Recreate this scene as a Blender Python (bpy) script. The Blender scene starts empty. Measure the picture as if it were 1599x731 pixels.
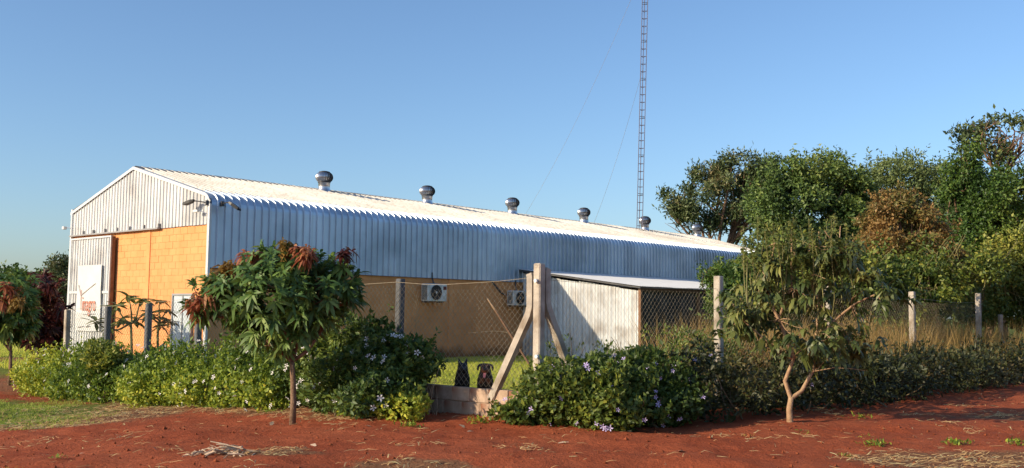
import bpy, math, random
import numpy as np
from mathutils import Vector, Matrix, noise as mnoise

sc = bpy.context.scene
col = sc.collection
RS = np.random.default_rng(7)
random.seed(7)

# ------------------------------------------------------------------ camera
EYE = 1.6; FPX = 1571.0; PITCH = 0.0787; ROLL = 0.0119
cd = bpy.data.cameras.new('camera'); cam = bpy.data.objects.new('camera', cd); col.objects.link(cam)
cd.sensor_width = 36; cd.lens = FPX / 1599 * 36; cd.clip_end = 4000; cd.clip_start = 0.1
cam.matrix_world = Matrix.Translation((0, 0, EYE)) @ Matrix.Rotation(math.pi / 2 + PITCH, 4, 'X') @ Matrix.Rotation(ROLL, 4, 'Z')
sc.camera = cam

# ------------------------------------------------------------------ axes of the plot (building and fences share them)
ANG = 0.8435
A = np.array([math.cos(ANG), math.sin(ANG)]); Bv = np.array([-math.sin(ANG), math.cos(ANG)])
BC = np.array([-8.55, 28.41])          # near corner of the warehouse
FC = np.array([0.41, 14.82])           # corner post of the fence

# ------------------------------------------------------------------ sky and sun
SUN_ALONG = 2.6
ld = A * SUN_ALONG - Bv * 1.0
ldir = Vector((ld[0], ld[1], -1.09)).normalized()
elev = math.asin(-ldir.z)
w = bpy.data.worlds.new('World'); sc.world = w; w.use_nodes = True
nt = w.node_tree; bg = nt.nodes['Background']
sky = nt.nodes.new('ShaderNodeTexSky'); sky.sky_type = 'NISHITA'; sky.sun_disc = False
sky.sun_elevation = elev; sky.sun_rotation = math.atan2(-ldir.x, -ldir.y)
sky.air_density = 1.0; sky.dust_density = 1.2; sky.ozone_density = 4.5
nt.links.new(sky.outputs[0], bg.inputs[0]); bg.inputs[1].default_value = 0.10
sl = bpy.data.lights.new('sun', 'SUN'); sl.energy = 3.1; sl.angle = math.radians(0.5); sl.color = (1.0, 0.82, 0.58)
so = bpy.data.objects.new('sun', sl); col.objects.link(so); so.location = (-20, -10, 20)
so.rotation_euler = ldir.to_track_quat('-Z', 'Y').to_euler()
vs = sc.view_settings
vs.view_transform = 'Standard'; vs.look = 'None'; vs.gamma = 1; vs.use_curve_mapping = False; vs.exposure = 0.92
try:
    sc.cycles.max_bounces = 6; sc.cycles.transparent_max_bounces = 6
except Exception:
    pass

# ------------------------------------------------------------------ helpers
def at(px, py, Y):
    x = px - 800; y = py - 365.5
    cr, sr = math.cos(ROLL), math.sin(ROLL)
    X = (x * cr + y * sr) / FPX; Z = -(-x * sr + y * cr) / FPX
    c, s = math.cos(PITCH), math.sin(PITCH)
    dy, dz = c - Z * s, s + Z * c
    k = Y / dy
    return np.array([X * k, Y, EYE + dz * k])

def sstep(x):
    x = np.clip(x, 0, 1); return x * x * (3 - 2 * x)

def gz_smooth(x, y):
    x = np.asarray(x, float); y = np.asarray(y, float)
    g = -0.36 * sstep((-1.5 - x) / 8.0)
    t = (x - FC[0]) * A[0] + (y - FC[1]) * A[1]
    s = (x - FC[0]) * Bv[0] + (y - FC[1]) * Bv[1]
    g = g + 0.24 * sstep((t - 0.02) / 0.14) * sstep((s + 0.1) / 0.6) * np.exp(-np.clip(t, 0, 60) / 5.0)
    return g

def G(x, y): return float(gz_smooth(x, y))

def link(o, parent=None):
    col.objects.link(o)
    if parent is not None: o.parent = parent
    return o

def tag(o, label=None, cat=None, group=None, kind=None):
    if label: o['label'] = label
    if cat: o['category'] = cat
    if group: o['group'] = group
    if kind: o['kind'] = kind
    return o

def thing(name, loc, label, cat, rz=0.0, group=None):
    o = bpy.data.objects.new(name, None); o.empty_display_size = 0.2
    o.location = loc; o.rotation_euler = (0, 0, rz); link(o)
    return tag(o, label, cat, group)

class MB:
    def __init__(s): s.v = []; s.f = []
    def add(s, vs, fs):
        n = len(s.v); s.v += [tuple(map(float, q)) for q in vs]; s.f += [tuple(n + i for i in f) for f in fs]; return s
    def box(s, x0, x1, y0, y1, z0, z1):
        return s.add([(x0,y0,z0),(x1,y0,z0),(x1,y1,z0),(x0,y1,z0),(x0,y0,z1),(x1,y0,z1),(x1,y1,z1),(x0,y1,z1)],
                     [(0,3,2,1),(4,5,6,7),(0,1,5,4),(1,2,6,5),(2,3,7,6),(3,0,4,7)])
    def cbox(s, x0, x1, y0, y1, z0, z1, c=0.01):
        """box with all edges chamfered"""
        v = []; 
        for ax in range(3):
            for sx in (0, 1):
                for sy in (0, 1):
                    for sz in (0, 1):
                        q = [(x0, x1)[sx], (y0, y1)[sy], (z0, z1)[sz]]
                        sg = [(1, -1)[sx], (1, -1)[sy], (1, -1)[sz]]
                        for k in range(3):
                            if k != ax: q[k] += sg[k] * c
                        v.append(q)
        I = lambda ax, a, b, d: ax * 8 + a * 4 + b * 2 + d
        f = []
        for ax in range(3):
            for e in (0, 1):
                o = [(0,0),(1,0),(1,1),(0,1)]
                r = []
                for p, q in o:
                    idx = [0, 0, 0]; idx[ax] = e; idx[(ax+1)%3] = p; idx[(ax+2)%3] = q
                    r.append(I(ax, *idx))
                f.append(tuple(r if e else r[::-1]))
        for ax in range(3):      # edge chamfers along axis ax
            b1, b2 = (ax+1)%3, (ax+2)%3
            for p in (0, 1):
                for q in (0, 1):
                    i0 = [0,0,0]; i0[b1] = p; i0[b2] = q; i1 = list(i0); i1[ax] = 1
                    r = [I(b1,*i0), I(b1,*i1), I(b2,*i1), I(b2,*i0)]
                    f.append(tuple(r if p == q else r[::-1]))
        for sx in (0,1):
            for sy in (0,1):
                for sz in (0,1):
                    r = [I(0,sx,sy,sz), I(1,sx,sy,sz), I(2,sx,sy,sz)]
                    f.append(tuple(r if (sx+sy+sz) % 2 else r[::-1]))
        return s.add(v, f)
    def tube(s, pts, rad, n=6, cap=True):
        P = [Vector(p) for p in pts]
        if not hasattr(rad, '__len__'): rad = [rad] * len(P)
        rings = []; up = None
        for i, p in enumerate(P):
            d = (P[min(i+1, len(P)-1)] - P[max(i-1, 0)])
            d = d.normalized() if d.length > 1e-9 else Vector((0,0,1))
            if up is None:
                up = d.orthogonal().normalized()
            else:
                up = (up - d * up.dot(d)); up = up.normalized() if up.length > 1e-6 else d.orthogonal().normalized()
            sd = d.cross(up)
            rings.append([p + (up * math.cos(2*math.pi*k/n) + sd * math.sin(2*math.pi*k/n)) * rad[i] for k in range(n)])
        v = [q for r in rings for q in r]; f = []
        for i in range(len(P)-1):
            for k in range(n):
                a, b = i*n+k, i*n+(k+1)%n
                f.append((a, b, b+n, a+n))
        if cap:
            f.append(tuple(range(n))[::-1]); f.append(tuple((len(P)-1)*n + k for k in range(n)))
        return s.add(v, f)
    def lathe(s, prof, n=20, c=(0,0,0), cap=True):
        v = []; f = []
        for r, z in prof:
            for k in range(n):
                t = 2*math.pi*k/n; v.append((c[0]+r*math.cos(t), c[1]+r*math.sin(t), c[2]+z))
        for i in range(len(prof)-1):
            for k in range(n):
                a, b = i*n+k, i*n+(k+1)%n
                f.append((a, b, b+n, a+n))
        if cap:
            f.append(tuple(range(n))[::-1]); f.append(tuple((len(prof)-1)*n+k for k in range(n)))
        return s.add(v, f)
    def mesh(s, name, mat=None, smooth=False):
        me = bpy.data.meshes.new(name); me.from_pydata(s.v, [], s.f); me.update()
        if mat: me.materials.append(mat)
        if smooth:
            me.polygons.foreach_set('use_smooth', [True]*len(me.polygons))
        return me
    def build(s, name, mat, parent=None, smooth=False):
        return link(bpy.data.objects.new(name, s.mesh(name, mat, smooth)), parent)

def inst(name, me, parent=None, loc=(0,0,0), rot=(0,0,0), scale=(1,1,1)):
    o = bpy.data.objects.new(name, me); o.location = loc; o.rotation_euler = rot; o.scale = scale
    return link(o, parent)

# ------------------------------------------------------------------ materials
def nmat(name, rough=0.7, metal=0.0, spec=0.3):
    m = bpy.data.materials.new(name); m.use_nodes = True
    b = m.node_tree.nodes['Principled BSDF']
    b.inputs['Roughness'].default_value = rough; b.inputs['Metallic'].default_value = metal
    b.inputs['Specular IOR Level'].default_value = spec
    return m, m.node_tree, b

def noise_mat(name, c1, c2, scale=4, rough=0.7, metal=0.0, spec=0.3, bump=0.0, bscale=40, detail=6, c3=None, s3=0.7, obj=True, rvar=0.0, pos=(0.3, 0.7), streak=None):
    """two-colour noise, with an optional third larger-scale colour and bump"""
    m, t, b = nmat(name, rough, metal, spec); N = t.nodes; L = t.links
    tc = N.new('ShaderNodeTexCoord'); src = tc.outputs['Object'] if obj else None
    if not obj:
        g = N.new('ShaderNodeNewGeometry'); src = g.outputs['Position']
    n1 = N.new('ShaderNodeTexNoise'); n1.inputs['Scale'].default_value = scale; n1.inputs['Detail'].default_value = detail
    L.new(src, n1.inputs['Vector'])
    r = N.new('ShaderNodeValToRGB'); r.color_ramp.elements[0].position = pos[0]; r.color_ramp.elements[1].position = pos[1]
    r.color_ramp.elements[0].color = (*c1, 1); r.color_ramp.elements[1].color = (*c2, 1)
    L.new(n1.outputs[0], r.inputs[0]); out = r.outputs[0]
    if c3:
        n3 = N.new('ShaderNodeTexNoise'); n3.inputs['Scale'].default_value = s3; n3.inputs['Detail'].default_value = 5
        L.new(src, n3.inputs['Vector'])
        mr = N.new('ShaderNodeMapRange'); mr.inputs[1].default_value = 0.5; mr.inputs[2].default_value = 0.68
        L.new(n3.outputs[0], mr.inputs[0])
        mx = N.new('ShaderNodeMix'); mx.data_type = 'RGBA'; L.new(mr.outputs[0], mx.inputs[0]); L.new(out, mx.inputs[6]); mx.inputs[7].default_value = (*c3, 1)
        out = mx.outputs[2]
    if streak:       # rain streaks running down the surface
        mp = N.new('ShaderNodeMapping'); mp.inputs['Scale'].default_value = (3.2, 3.2, .22); L.new(src, mp.inputs['Vector'])
        ns = N.new('ShaderNodeTexNoise'); ns.inputs['Scale'].default_value = 2.2; ns.inputs['Detail'].default_value = 7; L.new(mp.outputs[0], ns.inputs['Vector'])
        ms_ = N.new('ShaderNodeMapRange'); ms_.inputs[1].default_value = .50; ms_.inputs[2].default_value = .72; ms_.inputs[4].default_value = .65; L.new(ns.outputs[0], ms_.inputs[0])
        mk = N.new('ShaderNodeMix'); mk.data_type = 'RGBA'; L.new(ms_.outputs[0], mk.inputs[0]); L.new(out, mk.inputs[6]); mk.inputs[7].default_value = (*streak, 1)
        out = mk.outputs[2]
    oi = N.new('ShaderNodeObjectInfo')
    hv = N.new('ShaderNodeHueSaturation'); mr2 = N.new('ShaderNodeMapRange')
    mr2.inputs[3].default_value = 1 - rvar; mr2.inputs[4].default_value = 1 + rvar
    L.new(oi.outputs['Random'], mr2.inputs[0]); L.new(mr2.outputs[0], hv.inputs['Value']); L.new(out, hv.inputs['Color'])
    L.new(hv.outputs[0], b.inputs['Base Color'])
    if bump:
        n2 = N.new('ShaderNodeTexNoise'); n2.inputs['Scale'].default_value = bscale; n2.inputs['Detail'].default_value = 5
        L.new(src, n2.inputs['Vector'])
        bp = N.new('ShaderNodeBump'); bp.inputs['Strength'].default_value = bump; bp.inputs['Distance'].default_value = 0.02
        L.new(n2.outputs[0], bp.inputs['Height']); L.new(bp.outputs[0], b.inputs['Normal'])
    return m

def leaf_mat(name, cols, trans=0.3, rough=0.5, spec=0.35):
    cols = [tuple(min(.6, x * 1.15) for x in c) for c in cols]
    m, t, b = nmat(name, rough, 0, spec); N = t.nodes; L = t.links
    at_ = N.new('ShaderNodeAttribute'); at_.attribute_name = 'tint'
    r = N.new('ShaderNodeValToRGB'); e = r.color_ramp.elements
    e[0].position = 0; e[0].color = (*cols[0], 1); e[1].position = 1; e[1].color = (*cols[-1], 1)
    for i, c in enumerate(cols[1:-1]):
        k = e.new((i+1)/(len(cols)-1)); k.color = (*c, 1)
    L.new(at_.outputs['Fac'], r.inputs[0]); L.new(r.outputs[0], b.inputs['Base Color'])
    tr = N.new('ShaderNodeBsdfTranslucent')
    hs = N.new('ShaderNodeHueSaturation'); hs.inputs['Hue'].default_value = 0.48; hs.inputs['Value'].default_value = 1.5
    L.new(r.outputs[0], hs.inputs['Color']); L.new(hs.outputs[0], tr.inputs['Color'])
    mx = N.new('ShaderNodeMixShader'); mx.inputs[0].default_value = trans
    L.new(b.outputs[0], mx.inputs[1]); L.new(tr.outputs[0], mx.inputs[2])
    L.new(mx.outputs[0], N['Material Output'].inputs[0])
    return m

M = {}
M['sheet'] = noise_mat('shade_blue_zinc_sheet', (.42,.51,.61), (.53,.62,.72), 1.3, 0.38, 0.55, 0.5, c3=(.32,.39,.47), s3=.5, rvar=.11, obj=False, streak=(.40,.45,.50))  # same zinc as the gable; blue of its sky-lit shade put into the colour
M['sheet_gable'] = noise_mat('gable_sheet_metal', (.54,.55,.55), (.63,.64,.63), 2.0, 0.5, 0.25, 0.5, c3=(.38,.37,.36), s3=.8, rvar=.05, obj=False, streak=(.50,.47,.44))
M['sheet_roof'] = noise_mat('roof_sheet_metal', (.50,.49,.45), (.59,.58,.54), 0.8, 0.7, 0.15, 0.4, c3=(.44,.42,.38), s3=.35, rvar=.07, obj=False, streak=(.33,.28,.23))
M['sheet_old'] = noise_mat('weathered_sheet', (.50,.52,.53), (.59,.61,.62), 3.0, 0.55, 0.25, 0.4, c3=(.34,.32,.30), s3=1.2, rvar=.06, obj=False, streak=(.47,.45,.42))
M['trim'] = noise_mat('white_trim', (.55,.57,.58), (.63,.64,.64), 3, 0.45, 0.2, 0.5)
M['dark_trim'] = noise_mat('dark_flashing', (.16,.16,.16), (.25,.25,.25), 3, 0.6, 0.3)
M['steel'] = noise_mat('bright_steel', (.48,.48,.49), (.66,.66,.67), 6, 0.28, 0.9, 0.5)
M['dark_steel'] = noise_mat('dark_steel', (.05,.05,.055), (.10,.10,.10), 6, 0.5, 0.4)
M['black'] = noise_mat('black_plastic', (.012,.012,.013), (.025,.025,.025), 8, 0.45)
M['mast'] = noise_mat('mast_paint', (.13,.12,.16), (.20,.18,.22), 3, 0.5, 0.4)
M['white_plastic'] = noise_mat('white_enamel', (.60,.61,.60), (.72,.72,.70), 5, 0.4, 0, 0.5, c3=(.52,.50,.45), s3=3)
M['banner'] = noise_mat('white_banner', (.55,.56,.55), (.62,.62,.61), 2, 0.6)
M['red_ink'] = noise_mat('red_orange_ink', (.56,.20,.13), (.60,.26,.18), 4, 0.6)
M['grey_ink'] = noise_mat('grey_ink', (.34,.32,.32), (.42,.39,.38), 4, 0.6)
M['badge'] = noise_mat('badge', (.10,.02,.02), (.16,.03,.03), 9, 0.5)
M['concrete'] = noise_mat('weathered_concrete', (.33,.29,.24), (.50,.44,.36), 7, 0.9, 0, 0.2, bump=.5, bscale=45, c3=(.22,.17,.12), s3=2.4, rvar=.08)
M['concrete_shade'] = noise_mat('shaded_concrete', (.085,.092,.10), (.14,.145,.15), 7, 0.9, 0, 0.2, bump=.5, bscale=45, rvar=.08)  # darker copy of the concrete, shadow on the front posts put into its colour
M['block_bare'] = noise_mat('bare_block', (.36,.25,.17), (.50,.37,.27), 9, 0.92, 0, 0.15, bump=.7, bscale=70, c3=(.30,.14,.08), s3=2.2, rvar=.10)
M['wire'] = noise_mat('galvanised_wire', (.34,.28,.19), (.45,.38,.27), 5, 0.5, 0.3)
M['wood'] = noise_mat('weathered_wood', (.16,.08,.045), (.26,.14,.08), 6, 0.8, bump=.4)
M['opening_dark'] = noise_mat('opening_shade_dark', (.035,.042,.042), (.060,.070,.070), 6, 0.9, c3=(.08,.09,.09), s3=1.5)  # dark tone of the unlit shed interior, painted on a sheet
M['glass'] = noise_mat('pane_reflection_tone', (.46,.52,.56), (.60,.65,.68), 2, 0.3, 0, 0.5)  # pale blue reflection of the door pane put into its base colour
M['frame_grey'] = noise_mat('grey_frame', (.25,.25,.25), (.34,.34,.34), 4, 0.5)
M['bark'] = noise_mat('brown_bark', (.13,.075,.045), (.26,.17,.11), 14, 0.9, 0, 0.15, bump=.8, bscale=50)
M['bark_pale'] = noise_mat('pale_bark', (.30,.18,.10), (.46,.31,.19), 10, 0.85, 0, 0.2, bump=.6, bscale=40)
M['twig'] = noise_mat('twig', (.10,.07,.04), (.20,.15,.09), 8, 0.9)
M['stem_green'] = noise_mat('green_stem', (.13,.13,.05), (.24,.21,.08), 8, 0.8)
M['dry'] = leaf_mat('dry_straw', [(0.288,0.144,0.068), (0.480,0.300,0.137), (0.672,0.480,0.251)], 0.2, 0.8, 0.1)
M['dead_stick'] = noise_mat('dead_stick', (.30,.20,.13), (.55,.43,.31), 12, 0.9, rvar=.25)
M['flower_white'] = noise_mat('white_petal', (.72,.70,.68), (.82,.80,.78), 20, 0.6)
M['flower_violet'] = noise_mat('violet_petal', (.42,.34,.58), (.60,.52,.74), 20, 0.6)
M['clod'] = noise_mat('soil_clod', (.16,.042,.018), (.27,.075,.032), 9, 0.95, 0, 0.1, bump=.5)
# foliage
M['hedge'] = leaf_mat('hedge_leaf', [(0.054,0.100,0.015), (0.126,0.191,0.023), (0.252,0.320,0.036), (0.502,0.481,0.060)], .35)
M['shrub_dark'] = leaf_mat('dark_shrub_leaf', [(0.029,0.061,0.015), (0.063,0.110,0.022), (0.117,0.170,0.032), (0.210,0.250,0.044)], .25)
M['shrub_mid'] = leaf_mat('violet_shrub_leaf', [(0.043,0.074,0.015), (0.095,0.139,0.024), (0.199,0.222,0.032), (0.375,0.332,0.051)], .3)
M['mango'] = leaf_mat('mango_leaf', [(0.036,0.082,0.022), (0.072,0.138,0.031), (0.137,0.213,0.045), (0.260,0.306,0.070)], .22, 0.5, 0.35)
M['mango_red'] = leaf_mat('young_red_leaf', [(.13,.040,.022), (.22,.075,.035), (.32,.125,.05), (.36,.18,.07)], .3, 0.5)
M['mango_olive'] = leaf_mat('young_olive_leaf', [(.10,.075,.018), (.20,.13,.03), (.30,.18,.045)], .35, 0.5)
M['mango_wine'] = leaf_mat('wine_leaf', [(0.024,0.022,0.013), (0.054,0.019,0.013), (0.102,0.026,0.019), (0.156,0.042,0.027)], .25)
M['avo'] = leaf_mat('avocado_leaf', [(0.026,0.046,0.012), (0.060,0.086,0.022), (0.126,0.146,0.037), (0.240,0.234,0.066)], .25, 0.45, 0.45)
M['avo_new'] = leaf_mat('new_avocado_leaf', [(.07,.10,.025), (.13,.165,.04), (.22,.24,.06), (.34,.34,.08)], .35)
M['scrub'] = leaf_mat('shaded_scrub_leaf', [(.020,.026,.010), (.034,.044,.014), (.060,.066,.022), (.13,.105,.04)], .2)  # brownish scrub, darkened in colour for the shade on the right hedge
M['tree_a'] = leaf_mat('acacia_leaf', [(0.032,0.051,0.021), (0.063,0.093,0.033), (0.109,0.136,0.049), (0.194,0.160,0.076)], .15)
M['tree_b'] = leaf_mat('dense_tree_leaf', [(0.031,0.060,0.015), (0.069,0.117,0.025), (0.125,0.178,0.038), (0.190,0.218,0.055)], .15)
M['tree_c'] = leaf_mat('pale_tree_leaf', [(0.055,0.089,0.031), (0.104,0.143,0.046), (0.158,0.190,0.062)], .18)
M['tree_red'] = leaf_mat('rusty_leaf', [(0.084,0.104,0.025), (0.147,0.124,0.037), (0.236,0.140,0.046), (0.265,0.166,0.054)], .25)
M['tree_e'] = leaf_mat('vivid_tree_leaf', [(0.026,0.058,0.011), (0.060,0.113,0.018), (0.114,0.167,0.028), (0.186,0.207,0.042)], .18)
M['vine'] = leaf_mat('vine_leaf', [(0.027,0.056,0.010), (0.070,0.109,0.018), (0.154,0.179,0.029), (0.296,0.282,0.052)], .2)
M['weed'] = leaf_mat('dry_weed', [(0.102,0.083,0.022), (0.204,0.140,0.046), (0.319,0.210,0.077), (0.433,0.306,0.124)], .3, 0.7, 0.1)
M['weed2'] = leaf_mat('brown_scrub_leaf', [(0.103,0.094,0.025), (0.191,0.144,0.041), (0.293,0.202,0.064), (0.397,0.274,0.099)], .3, 0.7, 0.1)
M['lawn'] = leaf_mat('lawn_blade_green', [(.12,.17,.03), (.20,.27,.045), (.28,.34,.06), (.36,.36,.10)], .4, 0.6, 0.2)
M['grass'] = leaf_mat('lawn_blade', [(0.227,0.273,0.037), (0.376,0.433,0.056), (0.588,0.592,0.093), (0.802,0.660,0.148)], .4, 0.6, 0.2)
M['plum'] = leaf_mat('plumeria_leaf', [(0.064,0.088,0.021), (0.138,0.149,0.033), (0.239,0.210,0.045)], .25, 0.45, 0.4)

def paint_mat(name, base, dark, stain, stain_top):
    """painted masonry: uneven paint, soil splashed up from the ground with a ragged upper edge"""
    m, t, b = nmat(name, 0.85, 0, 0.2); N = t.nodes; L = t.links
    g = N.new('ShaderNodeNewGeometry')
    n1 = N.new('ShaderNodeTexNoise'); n1.inputs['Scale'].default_value = 1.6; n1.inputs['Detail'].default_value = 7
    L.new(g.outputs['Position'], n1.inputs['Vector'])
    r = N.new('ShaderNodeValToRGB'); r.color_ramp.elements[0].position = .32; r.color_ramp.elements[1].position = .68
    r.color_ramp.elements[0].color = (*dark, 1); r.color_ramp.elements[1].color = (*base, 1); L.new(n1.outputs[0], r.inputs[0])
    sp = N.new('ShaderNodeSeparateXYZ'); L.new(g.outputs['Position'], sp.inputs[0])
    n2 = N.new('ShaderNodeTexNoise'); n2.inputs['Scale'].default_value = 2.5; n2.inputs['Detail'].default_value = 8; L.new(g.outputs['Position'], n2.inputs['Vector'])
    ma = N.new('ShaderNodeMath'); ma.operation = 'MULTIPLY_ADD'; ma.inputs[1].default_value = 0.9; L.new(n2.outputs[0], ma.inputs[0]); L.new(sp.outputs[2], ma.inputs[2])
    mr = N.new('ShaderNodeMapRange'); mr.inputs[1].default_value = stain_top + .45; mr.inputs[2].default_value = stain_top + .85; mr.inputs[3].default_value = .85; mr.inputs[4].default_value = 0
    L.new(ma.outputs[0], mr.inputs[0])
    mx = N.new('ShaderNodeMix'); mx.data_type = 'RGBA'; L.new(mr.outputs[0], mx.inputs[0]); L.new(r.outputs[0], mx.inputs[6]); mx.inputs[7].default_value = (*stain, 1)
    oi = N.new('ShaderNodeObjectInfo'); hv = N.new('ShaderNodeHueSaturation'); mr2 = N.new('ShaderNodeMapRange')
    mr2.inputs[3].default_value = .95; mr2.inputs[4].default_value = 1.04
    L.new(oi.outputs['Random'], mr2.inputs[0]); L.new(mr2.outputs[0], hv.inputs['Value']); L.new(mx.outputs[2], hv.inputs['Color'])
    L.new(hv.outputs[0], b.inputs['Base Color'])
    n3 = N.new('ShaderNodeTexNoise'); n3.inputs['Scale'].default_value = 60; L.new(g.outputs['Position'], n3.inputs['Vector'])
    bp = N.new('ShaderNodeBump'); bp.inputs['Strength'].default_value = .35; bp.inputs['Distance'].default_value = .01
    L.new(n3.outputs[0], bp.inputs['Height']); L.new(bp.outputs[0], b.inputs['Normal'])
    return m
M['orange'] = paint_mat('orange_painted_block', (.76,.345,.140), (.67,.295,.112), (.17,.08,.035), 0.05)

# ------------------------------------------------------------------ ground
def ground_material():
    m, t, b = nmat('red_soil_ground', 0.95, 0, 0.1); N = t.nodes; L = t.links
    g = N.new('ShaderNodeNewGeometry')
    def nz(scale, detail=6, rough=.6):
        n = N.new('ShaderNodeTexNoise'); n.inputs['Scale'].default_value = scale; n.inputs['Detail'].default_value = detail; n.inputs['Roughness'].default_value = rough
        L.new(g.outputs['Position'], n.inputs['Vector']); return n
    def ramp(src, a, ca, bb, cb):
        r = N.new('ShaderNodeValToRGB'); r.color_ramp.elements[0].position = a; r.color_ramp.elements[1].position = bb
        r.color_ramp.elements[0].color = (*ca, 1); r.color_ramp.elements[1].color = (*cb, 1); L.new(src, r.inputs[0]); return r
    def mix(fac, c1, c2):
        x = N.new('ShaderNodeMix'); x.data_type = 'RGBA'; L.new(fac, x.inputs[0]); L.new(c1, x.inputs[6]); L.new(c2, x.inputs[7]); return x.outputs[2]
    soil = ramp(nz(5, 8).outputs[0], .3, (.24,.050,.020), .72, (.45,.115,.050))
    soil2 = ramp(nz(.6, 4).outputs[0], .35, (.28,.062,.025), .7, (.41,.120,.054))
    s = mix(nz(1.7, 3).outputs[0], soil.outputs[0], soil2.outputs[0])
    gr = ramp(nz(9, 6).outputs[0], .3, (.085,.115,.022), .7, (.16,.20,.04))
    st = ramp(nz(14, 8).outputs[0], .3, (.17,.065,.032), .7, (.27,.15,.08))
    def zone(nm):
        a = N.new('ShaderNodeAttribute'); a.attribute_name = nm
        n = nz(4, 8, .7); ma = N.new('ShaderNodeMath'); ma.operation = 'MULTIPLY_ADD'; ma.inputs[1].default_value = 1.2; ma.inputs[2].default_value = -.6
        L.new(n.outputs[0], ma.inputs[0]); ad = N.new('ShaderNodeMath'); L.new(a.outputs['Fac'], ad.inputs[0]); L.new(ma.outputs[0], ad.inputs[1])
        mr = N.new('ShaderNodeMapRange'); mr.inputs[1].default_value = .35; mr.inputs[2].default_value = .65; L.new(ad.outputs[0], mr.inputs[0]); return mr.outputs[0]
    c = mix(zone('straw'), s, st.outputs[0]); c = mix(zone('grass'), c, gr.outputs[0])
    L.new(c, b.inputs['Base Color'])
    bp = N.new('ShaderNodeBump'); bp.inputs['Strength'].default_value = 1.0; bp.inputs['Distance'].default_value = .06
    L.new(nz(16, 10, .7).outputs[0], bp.inputs['Height']); L.new(bp.outputs[0], b.inputs['Normal'])
    return m

def zones(x, y):
    """where lawn and where dry litter lie (0..1)"""
    t = (x - FC[0]) * A[0] + (y - FC[1]) * A[1]
    s = (x - FC[0]) * Bv[0] + (y - FC[1]) * Bv[1]
    def ell(cx, cy, rx, ry): return np.clip(1.6 - 1.1 * np.sqrt(((x-cx)/rx)**2 + ((y-cy)/ry)**2), 0, 1)
    lawn = np.maximum(ell(-10.3, 18.5, 3.0, 2.9), ell(-6.0, 10.4, 1.0, .7))
    yard = sstep((t - .1) / .3) * sstep((s - .1) / .4)
    far = sstep((y - 29) / 3) * sstep((-8 - x) / 3)
    right = sstep((s + .6) / .5) * sstep((t + .0) / .4)
    red = ell(-16.5, 36, 4, 1.8)
    grass = np.clip(np.maximum.reduce([lawn, yard, far, right * .9]) - red * 1.2, 0, 1)
    fringe = sstep((t + 2.6) / 1.4) * sstep((s - 1) / 2)
    straw = np.maximum.reduce([ell(-7.4, 18.6, 1.9, 2.6) * .95, fringe * .62, ell(-1.0, 10.9, .8, .35) * .8,
                               ell(5.2, 11.6, 1.4, .9) * .9, ell(-2.7, 11.5, .7, .35) * .7, ell(8.6, 16.8, 2.0, .8)*.6])
    return grass, straw

def axis(lo_far, lo, hi, hi_far, step, k=1.16):
    mid = list(np.arange(lo, hi + 1e-6, step)); r = []; d = step; p = mid[-1]
    while p < hi_far: d = min(d * k, 150); p += d; r.append(p)
    l = []; d = step; p = mid[0]
    while p > lo_far: d = min(d * k, 150); p -= d; l.append(p)
    return np.array(l[::-1] + mid + r)
gx = axis(-1500, -11, 12, 1500, .075); gy = axis(-300, 9.8, 20.5, 2500, .075)
GXX, GYY = np.meshgrid(gx, gy)
def fbm(P, s, seed):
    return np.array([mnoise.fractal(Vector((p[0]*s+seed, p[1]*s, seed)), 0.9, 2.1, 4) for p in P])
flat = np.stack([GXX.ravel(), GYY.ravel()], 1)
near = (np.abs(flat[:,0]) < 16) & (flat[:,1] > 8) & (flat[:,1] < 26)
gh = gz_smooth(flat[:,0], flat[:,1])
bump = np.zeros(len(flat)); pn = flat[near]
fade = sstep((26 - pn[:,1]) / 5) * sstep((16 - np.abs(pn[:,0])) / 4)
bump[near] = (fbm(pn, .55, 3.1) * .055 + fbm(pn, 2.6, 9.7) * .024) * fade
# low bank along the road edge in the foreground
bank = sstep((11.55 + .25*np.sin(flat[:,0]*1.3) - flat[:,1]) / .8) * sstep((flat[:,0] + 2.6) / 1.2) * sstep((3.2 - flat[:,0]) / 1.5)
gh = gh + bump - .10 * bank * (flat[:,1] > 0)
nx, ny = len(gx), len(gy)
idx = np.arange(nx*ny).reshape(ny, nx)
quads = np.stack([idx[:-1,:-1], idx[:-1,1:], idx[1:,1:], idx[1:,:-1]], -1).reshape(-1, 4)

def np_mesh(name, verts, faces, mat, attrs=None, smooth=False):
    me = bpy.data.meshes.new(name); nv = len(verts); nf, k = faces.shape
    me.vertices.add(nv); me.vertices.foreach_set('co', np.ascontiguousarray(verts, dtype=np.float32).ravel())
    me.loops.add(nf*k); me.loops.foreach_set('vertex_index', np.ascontiguousarray(faces, dtype=np.int32).ravel())
    me.polygons.add(nf); me.polygons.foreach_set('loop_start', np.arange(0, nf*k, k, dtype=np.int32))
    me.polygons.foreach_set('loop_total', np.full(nf, k, dtype=np.int32))
    if smooth: me.polygons.foreach_set('use_smooth', np.ones(nf, dtype=bool))
    me.update(calc_edges=True); me.validate()
    for n, a in (attrs or {}).items():
        at_ = me.attributes.new(n, 'FLOAT', 'POINT'); at_.data.foreach_set('value', np.ascontiguousarray(a, dtype=np.float32))
    me.materials.append(mat)
    return me

zg, zs = zones(flat[:,0], flat[:,1])
gm = np_mesh('ground', np.column_stack([flat, gh]), quads, ground_material(), {'grass': zg, 'straw': zs}, True)
tag(link(bpy.data.objects.new('ground', gm)), 'red soil ground with patches of grass and dry litter', None, None, 'structure')

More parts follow.
